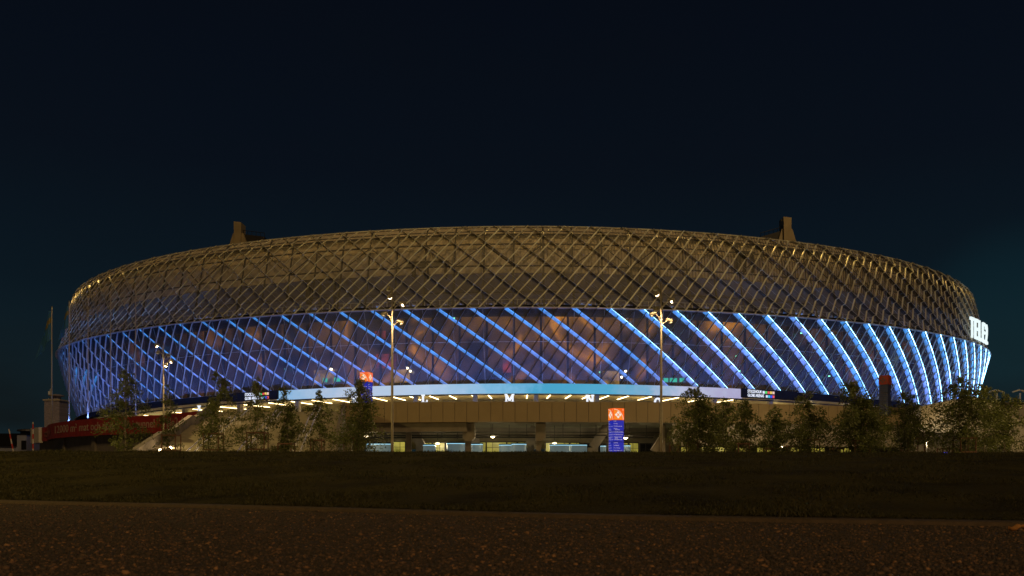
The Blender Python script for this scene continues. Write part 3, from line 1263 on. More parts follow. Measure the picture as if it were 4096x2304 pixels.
# linear lamps on the soffit
LU = [397, 410, 424, 440, 462, 468, 486 + 2, 505.5, 526, 547, 564, 587, 604, 621, 638, 655, 674, 700, 720]
LL = [60, 78, 96, 119, 140, 165, 186, 205, 228, 247, 268, 288, 310, 330, 345, 362, 378]
LS = sorted(set(round(x, 1) for x in
               [s_at(u, OB) for u in (62, 80, 101, 121, 146, 172, 199, 226, 252, 276, 298, 320, 341, 362, 384, 402, 423, 444, 468, 485.5, 504.5, 528, 553, 575, 595, 616, 637, 661, 690, 720, 748)]))
refs = [('podium end', s_at(36, OB)), ('gate letter I', s_at(199, OB)), ('gate letter J', s_at(253, OB)), ('gate letter K', s_at(355, OB)), ('gate letter L', s_at(424, OB)),
        ('gate letter M', s_at(509, OB)), ('gate letter N', s_at(590, OB)), ('gate letter O', s_at(657, OB)), ('right ticker', s_at(770, OB))]
ordn = ['first', 'second', 'third', 'fourth', 'fifth', 'sixth', 'seventh', 'eighth', 'ninth', 'tenth', 'eleventh']
cnt = {}
for s in LS:
    i = max([k for k in range(len(refs)) if refs[k][1] <= s + 1e-3] or [0])
    cnt[i] = cnt.get(i, 0) + 1
    nxt = refs[min(i + 1, len(refs) - 1)][0]
    lab = 'slim ceiling light between %s and %s, %s from left' % (refs[i][0].replace('gate letter', 'letter'), nxt.replace('gate letter', 'letter'), ordn[cnt[i] - 1])
    zt = zfas(s) - 1.0
    x, y, nx, ny = pxy(s, OB - 3)
    t = thing('ceiling_light', lab, 'ceiling light', (float(x), float(y), zt - .2), 'slim ceiling lights under the concourse soffit')
    rz = math.atan2(float(nx), -float(ny))
    mb = MB()
    mb.box(P(s, OB - 7.0, zt - .20), (.12, 6.0, .07), rz)
    mb.build('diffuser', M['lamp_tube'], t)
    mb = MB()
    mb.box(P(s, OB - 7.0, zt - .11), (.13, 6.3, .08), rz)
    for q in (OB - 5, OB - 9):
        mb.box(P(s, q, zt - .03), (.06, .06, .08), rz)
    mb.build('housing', M['steel'], t)

for s in np.arange(s_at(60, OB), s_at(930, OB), 9.0):
    light('POINT', 'concourse_fill_light', P(s, -11.5, 8.3), 120, (1.0, .76, .34), .4, arena)  # unseen fill points added to brighten the soffit

# ------------------------------------------------------------------ ticker displays


def ticker(ua, ub, ut0, ut1, label):
    off = OB + 1.45
    s0, s1 = s_at(ua, off), s_at(ub, off)
    t = thing('ticker_display', label, 'display', P((s0 + s1) / 2, off, float(zfoot((s0 + s1) / 2)) - 1.5))
    mb = MB()
    ring(mb, -1.32, -.02, off - .45, off, s0, s1, 1.0, zfas)
    mb.build('cabinet', M['black'], t)
    ta, tb = s_at(ut0, off), s_at(ut1, off)
    txt = emit_mat('ticker_white', (.9, .95, 1), .9)
    for row, (word, zz) in enumerate((('STOCKHOLM', -.60), ('GLOBE ARENAS', -1.18))):
        vs, fs = text_mesh(word, .62, .01, bold=.014)
        xm = max(v[0] for v in vs)
        wn = (tb - ta) * (.50 if row == 0 else .60)
        mb = MB()
        mb.add(on_wall([(x * wn / xm, y, z) for x, y, z in vs], ta, zz, off + .03, zfas), fs)
        mb.build('lettering', txt, t)
    cols = (((.85, .9, 1), (.1, .8, .15), (.9, .08, .08), (.9, .65, .1), (.9, .6, .45)), ((.8, .85, .9), (.05, .6, .75), (.05, .1, .9), (.9, .1, .1)))
    for row, zz in ((0, -.52), (1, -1.10)):
        n = len(cols[row])
        a = ta + (tb - ta) * (.54 if row == 0 else .66)
        w = (tb - a) / n
        for i, c in enumerate(cols[row]):
            mb = MB()
            ring(mb, zz - .11, zz + .27, off + .01, off + .04, a + i * w + .05, a + (i + 1) * w - .02, .5, zfas)
            mb.build('colour_block', emit_mat('ticker_colour', c, .8), t)


ticker(231, 277, 245, 269, 'black ticker display with coloured blocks behind the birches left of the ribbon screen')
ticker(742.5, 797, 747.5, 774.5, 'black ticker display with coloured blocks at the right end of the ribbon screen')

# ------------------------------------------------------------------ corner name sign (stands on the waist ring)
M['name_white'] = emit_mat('name_sign_letters', (.85, 1, 1), .95)
soff = .45
sgn = None
s_start = s_at(970.3, soff)
sg = thing('name_sign', 'big glowing white letters wrapping around the right corner of the arena', 'sign', P(s_start + 9, soff, HE + .9))
cur = s_start
for ch in 'TELE2':
    vs, fs = text_mesh(ch, 4.6, .15, bold=.02)
    x0, x1 = min(v[0] for v in vs), max(v[0] for v in vs)
    w = 1.9
    vs = [((x - x0) / (x1 - x0) * w, y * 1.12, z) for x, y, z in vs]
    mb = MB()
    mb.add(on_wall(vs, cur, HE + .75, soff), fs)
    mb.build('letter', M['name_white'], sg)
    cur += w + .6
for s in np.arange(s_start, cur, 2.6):
    br = MB()
    br.tube([P(s, 0, HE + .3), P(s, soff - .4, HE + .6)], .08, 5)
    br.tube([P(s, soff - .4, HE + .5), P(s, soff - .55, HE + 4.2)], .06, 5)
    br.build('sign_bracket', M['steel_light'], sg)
light('POINT', 'name_sign_light', P(s_start + 8, soff + 3.5, HE - 1), 300, (.75, .98, 1), 1.0, sg)

# ------------------------------------------------------------------ pylons
M['py_orange'] = emit_mat('lit_orange_head', (1, .13, .006), .85)
M['py_yel'] = emit_mat('lit_orange_head_inner', (1, .24, .015), .85)
M['py_blue'] = emit_mat('lit_blue_panel', (.003, .014, .42), .8)
M['py_white'] = emit_mat('lit_pylon_white', (1, .9, .8), .75)
M['py_o_off'] = mat('unlit_orange_head', (.45, .05, .02), .5, 0, .08, 2)
M['py_b_off'] = mat('unlit_blue_panel', (.02, .03, .11), .4, 0, .08, 2)
M['py_w_off'] = mat('unlit_pylon_white', (.16, .11, .10), .5, 0, .08, 2)
ROWS = [['VIP', 'G-Riks', 'A Tele2 Arena väst', 'Läktare\nVästra Arena'], ['GLOBEN SHOPPING', 'VIEW STOCKHOLM', 'QUALITY HOTEL\nGLOBE', 'ERICSSON GLOBE'],
        ['HOVET', 'ANNEXET', 'D 1-2 Globen', 'D 2-3 Gullmarsplan']]


def pylon(label, u, vtop, y, rot, lit=True, w=1.14, total=None):
    p = at(u, vtop, y)
    hh = 1.16
    zt = p.z
    zb = .3 if total is None else zt - total
    t = thing('wayfinding_pylon', label, 'sign pylon', (p.x, p.y, zb), 'orange topped wayfinding pylons')
    RM = Matrix.Translation((p.x, p.y, 0)) @ Matrix.Rotation(rot, 4, 'Z')
    R3 = RM.to_3x3()
    mo, mi, mbl, mw = (M['py_orange'], M['py_yel'], M['py_blue'], M['py_white']) if lit else (M['py_o_off'], M['py_o_off'], M['py_b_off'], M['py_w_off'])
    mb = MB()
    mb.box(RM @ Vector((0, 0, zt - hh / 2)), (w * 1.04, w * 1.04, hh), M=R3)
    head = mb.build('pylon_head', mo, t)
    faces = [Matrix.Identity(4), Matrix.Rotation(math.pi / 2, 4, 'Z'), Matrix.Rotation(-math.pi / 2, 4, 'Z')]
    em, inn = MB(), MB()
    for FM in faces:
        T = RM @ FM
        yy = -w * .52
        # snowflake of four arrow clusters
        for q in range(4):
            Q = Matrix.Rotation(q * math.pi / 2, 2)
            for cxq, cyq, sq in ((0, .22, .17), (0, .30, .10), (-.09, .20, .10), (.09, .20, .10), (0, .12, .08)):
                vsq = []
                for ax, ay in ((0, -sq), (sq, 0), (0, sq), (-sq, 0)):
                    v2 = Q @ Vector((cxq + ax * .8, cyq + ay * .8))
                    vsq.append(T @ Vector((-.08 + v2.x, yy - .012 - .001 * q, zt - hh * .56 + v2.y)))
                em.add(vsq, ((0, 1, 2, 3),))
        n = 14
        rad = w * .92
        for i in range(n):
            a0, a1 = math.pi / 2 * i / n, math.pi / 2 * (i + 1) / n
            q = []
            for a, r in ((a0, rad), (a1, rad), (a1, rad - .045), (a0, rad - .045)):
                q.append(T @ Vector((-w / 2 + .02 + r * math.cos(a), yy - .012, zt - hh + .03 + r * math.sin(a))))
            em.add(q, ((0, 1, 2, 3),))
        vs, fs = text_mesh('5', .2, 0)
        em.add([T @ Vector((w * .34 + x, yy - .012, zt - .22 + y_)) for x, y_, _ in vs], fs)
        q = [T @ Vector((-w / 2 + .03, yy - .006, zt - hh + .03))]
        q += [T @ Vector((-w / 2 + .03 + (rad - .05) * math.cos(math.pi / 2 * i / n), yy - .006, zt - hh + .03 + (rad - .05) * math.sin(math.pi / 2 * i / n))) for i in range(n + 1)]
        inn.add(q, (tuple(range(len(q))),))
    inn.build('head_inlay', mi, head)
    em.build('emblem', mw, head)
    ztop = zt - hh - .03
    ph = 1.07 if zt - hh - zb < 4 else (zt - hh - zb) / 4
    k = 0
    while ztop > zb + .2:
        h = min(1.07, ztop - zb)
        mb = MB()
        ww = w * (.985 - .012 * (k % 2))
        mb.box(RM @ Vector((0, 0, ztop - h / 2)), (ww, ww, h - .05), M=R3)
        pn = mb.build('pylon_panel', mbl, t)
        tx = MB()
        rows = ROWS[min(k, 2)]
        for FM in faces:
            T = RM @ FM
            for i, line in enumerate(rows):
                zz = ztop - .13 - i * .25
                vs, fs = text_mesh(line, .10, 0)
                tx.add([T @ Vector((-w * .36 + x, -ww / 2 - .012, zz + y_)) for x, y_, _ in vs], fs)
                tx.add([T @ Vector((-w * .45 + ax, -ww / 2 - .012, zz + .04 + ay)) for ax, ay in ((0, -.035), (.035, 0), (0, .035), (-.035, 0))], ((0, 1, 2, 3),))
        tx.build('pylon_text', mw, pn)
        ztop -= 1.08
        k += 1
    mb = MB()
    mb.box(RM @ Vector((0, 0, (zt + zb) / 2 - .1)), (w * .8, w * .8, zt - zb - .2), M=R3)
    mb.build('pylon_core', M['steel'], t)
    return t


pylon('lit orange and blue pylon standing in front of the arcade', 616.2, 408.6, 80, R(19.0))
pylon('lit orange and blue pylon up on the concourse behind a weeping birch', 366.3, 372.6, 100, R(-18), total=5.2)
pylon('unlit red and dark blue pylon on the concourse among the right hand trees', 885, 375.8, 104, R(46), lit=False, total=5.2)

# ------------------------------------------------------------------ street lamps


def lamp_head(mbh, mbg, base, tip, lit):
    """curved arm from base to a spoon shaped head at tip; returns glass centre"""
    base, tip = Vector(base), Vector(tip)
    out = (tip - base)
    ho = Vector((out.x, out.y, 0))
    mid = base.lerp(tip, .55) + Vector((0, 0, .12)) - ho * .25
    mbh.tube([base, base.lerp(mid, .5), mid, tip.lerp(mid, .35), tip], [.05, .045, .04, .04, .05], 7)
    d = ho.normalized() if ho.length > .01 else Vector((0, -1, 0))
    fwd = (d * .8 + Vector((0, 0, -.25))).normalized()
    q = fwd.to_track_quat('Z', 'Y').to_matrix()
    mbh.lathe(tip, ((.05, -.18), (.12, -.08), (.17, .08), (.19, .24), (.16, .36), (.05, .40)), 12, q)
    dn = (fwd * .5 + Vector((0, -.25, -.8))).normalized()
    gc = tip + fwd * .16 + dn * .12
    mbg.lathe(gc, ((.04, -.03), (.15, 0), (.13, .07), (.03, .1)), 12, dn.to_track_quat('Z', 'Y').to_matrix())
    return gc


def street_lamp(label, u, vtop, y, heads, bright=False):
    p = at(u, vtop, y)
    t = thing('street_lamp', label, 'street lamp', (p.x, y, .3), 'tall multi headed street lamps')
    mb = MB()
    zt = p.z
    mb.tube([(p.x, y, .3), (p.x, y, 2.2), (p.x, y, zt * .62), (p.x, y, zt)], [.115, .105, .085, .045], 14)
    pole = mb.build('pole', M['pole'], t, True)
    col = MB()
    col.lathe((p.x, y, .3), ((.2, 0), (.2, .08), (.14, .12), (.13, .5)), 14)
    col.build('collar', M['pole'], t)
    for k, (hu, hv, depth, lit) in enumerate(heads):
        tip = at(hu, hv, y + depth)
        base = Vector((p.x, y, tip.z - .95))
        h, g = MB(), MB()
        gc = lamp_head(h, g, base, tip, lit)
        arm = h.build('lamp_arm', M['pole'], t, True)
        g.build('lamp_glass', (M['lamp_head_bright'] if lit > 1 else M['lamp_head']) if lit else M['white'], arm)
        if lit:
            light('SPOT', 'lamp_beam', gc + Vector((0, -.12, -.15)), (1500 if lit == 1 else 500), (1, .66, .32), .15, arm,
                  aim=gc + Vector((tip.x - p.x, -1.0, -3)), spot=2.4)
    return t


street_lamp('tall lamp post with curved heads in front of gate letter L', 392.2, 287, 60,
            ((389.3, 287.5, .8, 0), (390.6, 296, -.5, 1), (401, 302.8, -.3, 1), (386, 313.2, .2, 0), (398.5, 321.5, .3, 0)))
street_lamp('tall lamp post with curved heads beside the dense birches right of the orange pylon', 661.2, 284, 60,
            ((656.5, 287, .8, 0), (658, 293, -.5, 1), (669.5, 299.5, -.3, 1), (657.5, 308, .5, 0), (654.5, 313.5, .2, 0), (668, 320, .3, 0)))
street_lamp('distant lamp post with starry bright heads among the left flagpoles', 163.6, 342.6, 86,
            ((158.2, 344.8, -.6, 2.2), (158.8, 351.6, .5, 0), (167.5, 354.6, .8, 0), (170.3, 360.6, -.4, 1), (165.8, 364.3, -.9, 2.2)))

# ------------------------------------------------------------------ flagpoles
M['flag'] = mat('blue_flag_cloth', (.03, .14, .28), .8, 0, .2, 3)
M['flag_y'] = mat('yellow_flag_cloth', (.22, .17, .05), .8, 0, .2, 3)
fl_lab = ['leftmost white flagpole, clear of the arena, behind the chimney', 'white flagpole at the left edge of the arena skin', 'white flagpole just left of the bushy green birch',
          'white flagpole rising behind the left edge of the green birch', 'white flagpole rising behind the green birch nearest the distant lamp post']
for i, (u, vt, rd) in enumerate(((51.8, 307.5, .13), (69.2, 302, .12), (88, 296, .10), (110.7, 289.5, .09), (135.6, 284.6, .09))):
    s = s_at(max(u, 40), PO - .35)
    q = P(s, PO - .35, zd)
    y = q.y
    p = at(u, vt, y)
    t = thing('flagpole', fl_lab[i], 'flagpole', (p.x, y, zd), 'row of flagpoles at the left end of the concourse')
    mb = MB()
    mb.tube([(p.x, y, zd), (p.x, y, zd + 8), (p.x, y, p.z)], [rd, rd * .9, rd * .55], 10)
    mb.build('pole', M['concrete'], t, True)
    mb = MB()
    mb.lathe((p.x, y, p.z), ((.05, 0), (.12, .05), (.13, .13), (.05, .22)), 10)
    mb.build('finial', M['flag_y'], t)
    if i < 2:
        # limp flag hanging in folds beside the pole
        vs, fs = [], []
        nx_, nz_ = 10, 16
        L_ = 9.5 if i == 0 else 6.5
        for a in range(nz_ + 1):
            for c in range(nx_ + 1):
                tt, cc = a / nz_, c / nx_
                w = (.5 + 1.0 * tt) * cc * (1 if i == 0 else .7)
                xx = p.x - .1 - w - tt * tt * (1.6 if i == 0 else .8) * cc
                yy = y + .28 * math.sin(cc * 9 + tt * 3) * (.4 + tt)
                zz = p.z - .7 - tt * L_ * (.55 + .45 * cc)
                vs.append((xx, yy, zz))
        for a in range(nz_):
            for c in range(nx_):
                o = a * (nx_ + 1) + c
                fs.append((o, o + 1, o + nx_ + 2, o + nx_ + 1))
        fb = [f for k, f in enumerate(fs) if not (3 <= k // nx_ <= 5)]
        fy = [f for k, f in enumerate(fs) if (3 <= k // nx_ <= 5)]
        mb = MB()
        mb.add(vs, fb)
        fo = mb.build('flag', M['flag'], t, True)
        mb = MB()
        mb.add([(x, y_ , z) for x, y_, z in vs], fy)
        mb.build('flag_stripe', M['flag_y'], fo, True)

# ------------------------------------------------------------------ buildings and small things at the left edge
M['brick'] = mat('pale_brick', (.30, .26, .30), .9, 0, .2, 2)
N, L, b = nodes(M['brick'])
bt = N.new('ShaderNodeTexBrick')
bt.inputs['Scale'].default_value = 1.3
bt.inputs['Color1'].default_value = (.36, .31, .36, 1)
bt.inputs['Color2'].default_value = (.24, .21, .25, 1)
bt.inputs['Mortar'].default_value = (.12, .11, .13, 1)
tcx = N.new('ShaderNodeTexCoord')
mp = N.new('ShaderNodeMapping')
mp.inputs['Rotation'].default_value = (R(90), 0, 0)
L.new(tcx.outputs['Object'], mp.inputs['Vector'])
L.new(mp.outputs[0], bt.inputs['Vector'])
L.new(bt.outputs['Color'], b.inputs['Base Color'])
y = 215
a, c = at(48.6, 401, y), at(63.6, 440, y)
ch = thing('chimney_tower', 'square pale brick tower with a capped top behind the flagpoles', 'tower', ((a.x + c.x) / 2, y, 0))
mb = MB()
mb.box(((a.x + c.x) / 2, y, a.z / 2), (c.x - a.x, 4, a.z))
mb.build('shaft', M['brick'], ch)
mb = MB()
mb.box(((a.x + c.x) / 2, y, a.z + .12), (c.x - a.x + .5, 4.5, .4))
mb.build('cap', M['concrete'], ch)
q = at(56.5, 399, y)
mb = MB()
mb.lathe((q.x, y, a.z + .3), ((1.0, 0), (1.1, .9), (1.9, 1.0), (1.9, 1.25), (.6, 1.5)), 16)
mb.build('vent_drum', M['brick'], ch)
q = at(50.3, 393, y)
mb = MB()
mb.tube([(q.x, y, a.z), (q.x, y, q.z + 1.2)], .07, 5)
mb.box((q.x - .2, y, q.z), (.5, .5, .9))
mb.box((q.x, y, q.z - 1.5), (.8, .3, .2))
mb.build('antenna', M['white'], ch)

y = 170
lb = thing('low_building', 'low grey flat roofed building with a round roof vent at the far left', 'building', (at(10, 0, y).x, y, 0))
M['grey_wall'] = mat('grey_blue_wall', (.22, .23, .29), .8, 0, .12, .4)
a, c = at(-20, 434.5, y), at(26.5, 434.5, y)
mb = MB()
mb.box(((a.x + c.x) / 2, y + 5, a.z / 2), (c.x - a.x, 10, a.z))
mb.build('wall', M['grey_wall'], lb)
mb = MB()
mb.box(((a.x + at(17, 0, y).x) / 2, y - .2, a.z - 1.2), (at(17, 0, y).x - a.x, .6, 2.6))
mb.box(((a.x + c.x) / 2, y + 5, a.z + .1), (c.x - a.x + .4, 10.4, .25))
mb.build('roof', M['black'], lb)
q = at(18.7, 433, y)
mb = MB()
mb.lathe((q.x, y + 3, a.z + .2), ((1.3, 0), (1.3, .5), (2.0, .6), (1.9, .95), (.5, 1.15)), 16)
mb.build('roof_vent', M['steel'], lb)
q = at(24, 445, y)
mb = MB()
mb.box((q.x, y - .05, q.z), (1.0, .2, 1.9))
mb.build('window', M['black'], lb)
lw = MB()
lw.box((at(10, 0, 140).x, 140, 1.6), (10, .4, 3.1))
tag(lw.build('garden_wall', M['grey_wall']), 'low bluish wall in front of the far left building', 'wall')
# red and white marker poles
M['marker'] = mat('marker_red_white', (.7, .6, .55), .6, 0, 0)
N, L, b = nodes(M['marker'])
tcx = N.new('ShaderNodeTexCoord')
sp = N.new('ShaderNodeSeparateXYZ')
L.new(tcx.outputs['Object'], sp.inputs[0])
mm = N.new('ShaderNodeMath')
mm.operation = 'PINGPONG'
mm.inputs[1].default_value = .55
L.new(sp.outputs['Z'], mm.inputs[0])
gt = N.new('ShaderNodeMath')
gt.operation = 'GREATER_THAN'
gt.inputs[1].default_value = .27
L.new(mm.outputs[0], gt.inputs[0])
mx = N.new('ShaderNodeMix')
mx.data_type = 'RGBA'
mx.inputs[6].default_value = (.55, .48, .42, 1)
mx.inputs[7].default_value = (.45, .03, .02, 1)
L.new(gt.outputs[0], mx.inputs[0])
L.new(mx.outputs[2], b.inputs['Base Color'])
mb = MB()
p = at(33, 422, 90)
mb.tube([(p.x, 90, .3), p], [.09, .07], 8)
tag(mb.build('marker_pole', M['marker']), 'upright red and white marker pole left of the podium end', 'pole', 'red and white marker poles')
mb = MB()
p, q = at(8.8, 429, 90), at(14, 455, 90)
mb.tube([q, p], [.09, .06], 8)
tag(mb.build('marker_pole', M['marker']), 'leaning red and white marker pole before the far left building', 'pole', 'red and white marker poles')

# ------------------------------------------------------------------ right end: ramp wall, tan building, roof lamps
yr = 84
rw = MB()
poly = [(921, 407), (945, 401.7), (962, 397.9), (974, 396.6), (984, 399.5), (1006, 412), (1030, 426), (1060, 440), (1060, 470), (1046, 470), (1021, 455), (1000, 445), (980, 434.6), (965, 432), (921, 431)]
rw.prism([at(u, v, yr) for u, v in poly], (0, 3.0, 0))
ramp = tag(rw.build('ramp_wall', M['pale_conc']), 'tall pale sloping ramp wall descending to the right behind the birches', 'wall')
rb = MB()
a, c = at(921, 431, yr + 1), at(1060, 431, yr + 1)
rb.box(((a.x + c.x) / 2, yr + 6, 2.0), (c.x - a.x, .6, 4.2))
tag(rb.build('retaining_wall', M['raw_conc']), 'dim brown retaining wall in shade beneath the pale ramp', 'wall')
fn = MB()
for k in range(14):
    p = at(1002 + k * 4.2, 452, 92)
    fn.box((p.x, yr + 4.0, 1.4), (.12, .06, 2.4))
fn.box((at(1028, 0, 92).x, yr + 4.0, 2.55), (6.4, .08, .1))
tag(fn.build('slat_fence', mat('green_lit_slats', (.30, .42, .10), .6, 0, .1, 3)), 'greenish vertical slat fence tucked under the right end of the ramp', 'fence')
light('POINT', 'underpass_lamp_light', at(1010, 447, yr + 2.5), 60, (.9, 1, .45), .2)
y = 112
tb = thing('tan_building', 'flat tan building behind the ramp at the right edge', 'building', (at(1025, 0, y).x, y, 0))
a, c = at(972, 404, y), at(1070, 404, y)
mb = MB()
mb.box(((a.x + c.x) / 2 + 2, y + 5, a.z / 2), (c.x - a.x, 10, a.z))
mb.build('wall', M['concrete'], tb)
mb = MB()
mb.box(((a.x + c.x) / 2 + 2, y + 5, a.z + .12), (c.x - a.x + .4, 10.4, .2))
mb.build('roof', M['raw_conc'], tb)
mb = MB()
mb.tube([at(1008, 404, y - .3), at(1022, 417, y - .3)], .08, 6)
mb.build('roof_rail', M['steel_light'], tb)
for i, (u, lab) in enumerate(((996.8, 'short twin headed pole light on the tan building, screened by a birch'), (1020, 'short twin headed pole light on the tan building at the right edge'))):
    t = thing('roof_lamp', lab, 'pole light', (at(u, 0, y).x, y + 1, a.z + .2), 'short pole lights on the tan building')
    p = at(u, 393, y + 1)
    mb = MB()
    mb.tube([(p.x, y + 1, a.z + .2), p], .11, 8)
    mb.build('pole', M['white'], t)
    for sx_ in (-1, 1):
        mb = MB()
        Rt = Matrix.Rotation(sx_ * R(18), 3, 'Y')
        mb.box(p + Vector((sx_ * .55, 0, .22 if sx_ > 0 else .3)), (1.0, .35, .16), M=Rt)
        mb.build('lamp_head', M['white'], t)

# ------------------------------------------------------------------ arcade kiosks (curved lit drums) and hanging lamps
klab = ['long curved glowing kiosk counter left of the first arcade pier', 'low curved glowing kiosk counter under the left hanging lamp', 'raised curved glowing kiosk counter behind the widest arcade pier',
        'short curved glowing kiosk counter just right of the widest arcade pier', 'left half of the double glowing kiosk counter between the two piers',
        'taller right half of the double glowing kiosk counter between the piers', 'curved glowing kiosk counter right of the second pier', 'curved glowing kiosk counter beside the slanting raker',
        'short curved glowing kiosk counter left of the front orange pylon', 'short curved glowing kiosk counter peeking out right of the front orange pylon', 'glowing kiosk counter behind the weeping birch guard']
for i, (u0, u1, v0, yk) in enumerate(((366, 393.5, 443.3, 104), (423.2, 436, 444.4, 104.5), (446.5, 465, 442.7, 103), (471.2, 483, 443.6, 104), (499, 512, 444.3, 104.4), (511.5, 526.4, 443.4, 103.4),
                                      (549.8, 569, 444.3, 104), (568.5, 587, 444.3, 104.8), (600.3, 606, 445.3, 104), (622, 630.5, 445, 104), (339.5, 347.5, 445, 104))):
    a, c = at(u0, v0, yk), at(u1, v0, yk)
    w = c.x - a.x
    zt = a.z
    t = thing('kiosk_counter', klab[i], 'kiosk', ((a.x + c.x) / 2, yk, .3), 'curved glowing kiosk counters in the arcade')
    cx2 = (a.x + c.x) / 2
    outl = []
    for k in range(15):
        q = k / 14 * 2 - 1
        outl.append(Vector((cx2 + q * w / 2, yk - .9 * (1 - q ** 4) ** .5, 0)))
    def body(z0, z1, grow, name, m, par):
        mb = MB()
        lo, hi = [], []
        for pnt in outl:
            g = (pnt - Vector((cx2, yk, 0))) * grow + Vector((cx2, yk, 0))
            lo.append(Vector((g.x, g.y, z0)))
            hi.append(Vector((g.x, g.y, z1)))
        n = len(lo)
        vs = lo + hi
        fs = [(k, k + 1, n + k + 1, n + k) for k in range(n - 1)] + [(n - 1, 0, n, 2 * n - 1)]
        fs += [tuple(range(n - 1, -1, -1)), tuple(range(n, 2 * n))]
        mb.add(vs, fs)
        return mb.build(name, m, par)
    body(.3, zt - .18, 1.0, 'counter_drum', M['kiosk'], t)
    body(zt - .17, zt - .09, 1.01, 'edge_light', M['kiosk_edge'], t)
    body(zt - .085, zt + .06, 1.03, 'counter_top', M['black'], t)
hl = ['hanging lamp behind the weeping birch at the left arcade end', 'hanging lamp low in the bay left of the widest pier', 'long stemmed hanging lamp in the bay under letter M', 'hanging lamp low in the bay right of the second pier',
      'hanging lamp just right of the front orange pylon', 'starry lamp near the ground between the right hand birches', 'lamp near the ground before the pale ramp wall']
for i, (u, v, y) in enumerate(((366, 436, 101), (437.6, 443, 105), (492.7, 436.3, 101), (554.5, 443, 105), (625.6, 437.5, 101), (781, 446, 92.5), (927, 441, 82))):
    p = at(u, v, y)
    t = thing('hanging_lamp', hl[i], 'hanging lamp', p, 'hanging lamps under the podium')
    mb = MB()
    if i < 5:
        mb.tube([p + Vector((0, 0, .05)), (p.x, p.y, zp0 + .05)], .04, 5)
    else:
        mb.tube([(p.x, p.y + .1, .3), p + Vector((0, .1, .1))], .06, 6)
        mb.tube([p + Vector((0, .1, .1)), p], .05, 5)
    mb.build('stem', M['steel'], t)
    mb = MB()
    mb.lathe(p, ((.32, -.02), (.30, .06), (.12, .22), (.05, .26)), 14)
    mb.build('lamp_shade', M['steel_light'], t)
    mb = MB()
    mb.lathe(p, ((.05, -.17), (.2, -.12), (.28, -.03), (.2, -.025)), 14)
    mb.build('lamp_glass', M['bulb'], t)
    light('POINT', 'hanging_lamp_light', p + Vector((0, 0, -.3)), 220 if i < 5 else 900, (1, .82, .5), .12, t)
# blue marker light on the lawn crest
# ------------------------------------------------------------------ ground
kerb_pts = [(-9.5, 9.6), (-6.6, 7.9), (-4.3, 6.72), (-1.86, 5.83), (0, 4.95), (0.0, 4.65)]
kx = np.array([-14, -9, -6.5, -4.3, -1.86, 0, 1.4, 2.61, 5, 9, 14])
ky = np.array([11.5, 9.4, 8.0, 6.72, 5.83, 4.85, 4.42, 4.08, 3.5, 2.9, 2.4])


def kerb_y(x):
    return np.interp(x, kx, ky)


# smooth the polyline a little
_kx = np.linspace(-14, 14, 400)
_ky = np.convolve(np.pad(kerb_y(_kx), 12, 'edge'), np.ones(25) / 25, 'valid')


def kerb_y(x):
    return np.interp(x, _kx, _ky)


crest_y, crest_z = 17.0, None


def crest_z_at(x):
    u = 512 + F * x / crest_y
    v = 452.0 + np.clip((u - 512) / 512, -1, 1.2) * .9
    return CAMZ + (HV - v) / F * crest_y


M['grass'] = mat('mown_turf', (.036, .032, .009), .95, 0, .55, 1.4, .8, 30, spec=.1)
M['blade'] = leaf_mat('grass_blades', (.022, .028, .006), (.075, .066, .018))
# bank: from kerb to crest, then down to the plaza
nx_, ny_ = 160, 60
xs = np.linspace(-30, 30, nx_)
V, Fc = [], []


def bank_z(x, y):
    yk = kerb_y(x) + .14
    t = np.clip((y - yk) / (crest_y - yk), 0, 1)
    zc = crest_z_at(x)
    z = .028 + (zc - .028) * (t * .72 + .28 * np.sin(t * np.pi / 2))
    z = z + .012 * np.sin(x * 1.7 + y * .9) * np.sin(y * 1.3 - x * .4) * np.clip((1 - t) * 3, 0, 1) * np.clip(t * 4, 0, 1)
    return z


prof = np.concatenate([np.linspace(0, 1, 46) ** 1.3, np.array([1.03, 1.08, 1.15, 1.3, 1.5])])
for tt in prof:
    for x in xs:
        yk = kerb_y(x) + .14
        y = yk + (crest_y - yk) * tt
        if tt <= 1:
            z = bank_z(x, y)
        else:
            z = max(.3, crest_z_at(x) - (tt - 1) * (tt - 1) * 6)
        V.append((x, y, z))
V = np.array(V)
i, j = np.meshgrid(np.arange(len(prof) - 1), np.arange(nx_ - 1), indexing='ij')
a = (i * nx_ + j).ravel()
Fc = np.stack([a, a + 1, a + nx_ + 1, a + nx_], 1)
kind(np_mesh('grass_bank', V, Fc, M['grass'], smooth=True), 'structure')

# blades
def blades(n, ymax_t, seed):
    r = np.random.default_rng(seed)
    x = r.uniform(-13, 13, n)
    t = r.random(n) ** 1.7 * ymax_t
    yk = kerb_y(x) + .13
    y = yk + (crest_y + .3 - yk) * t
    keep = np.abs(x) < y * .70 + .6
    x, y = x[keep], y[keep]
    z = bank_z(x, y) - .004
    n = len(x)
    ang = r.uniform(0, 2 * np.pi, n)
    h = r.uniform(.012, .035, n) * (.7 + .6 * np.sin(x * 3.1) * np.sin(y * 2.3)) * (1 + 1.1 * np.clip((y - 12) / 5, 0, 1) * r.random(n))
    w = r.uniform(.0022, .004, n) * (1 + y * .10)
    lean = r.normal(0, .018, (n, 2))
    b0 = np.stack([x - w * np.cos(ang), y - w * np.sin(ang), z], 1)
    b1 = np.stack([x + w * np.cos(ang), y + w * np.sin(ang), z], 1)
    tp = np.stack([x + lean[:, 0], y + lean[:, 1], z + h], 1)
    Vb = np.stack([b0, b1, tp], 1).reshape(-1, 3)
    return Vb, np.arange(len(Vb)).reshape(-1, 3)


Vb, Fb = blades(190000, 1.0, 5)
kind(np_mesh('grass', Vb, Fb, M['blade']), 'stuff')

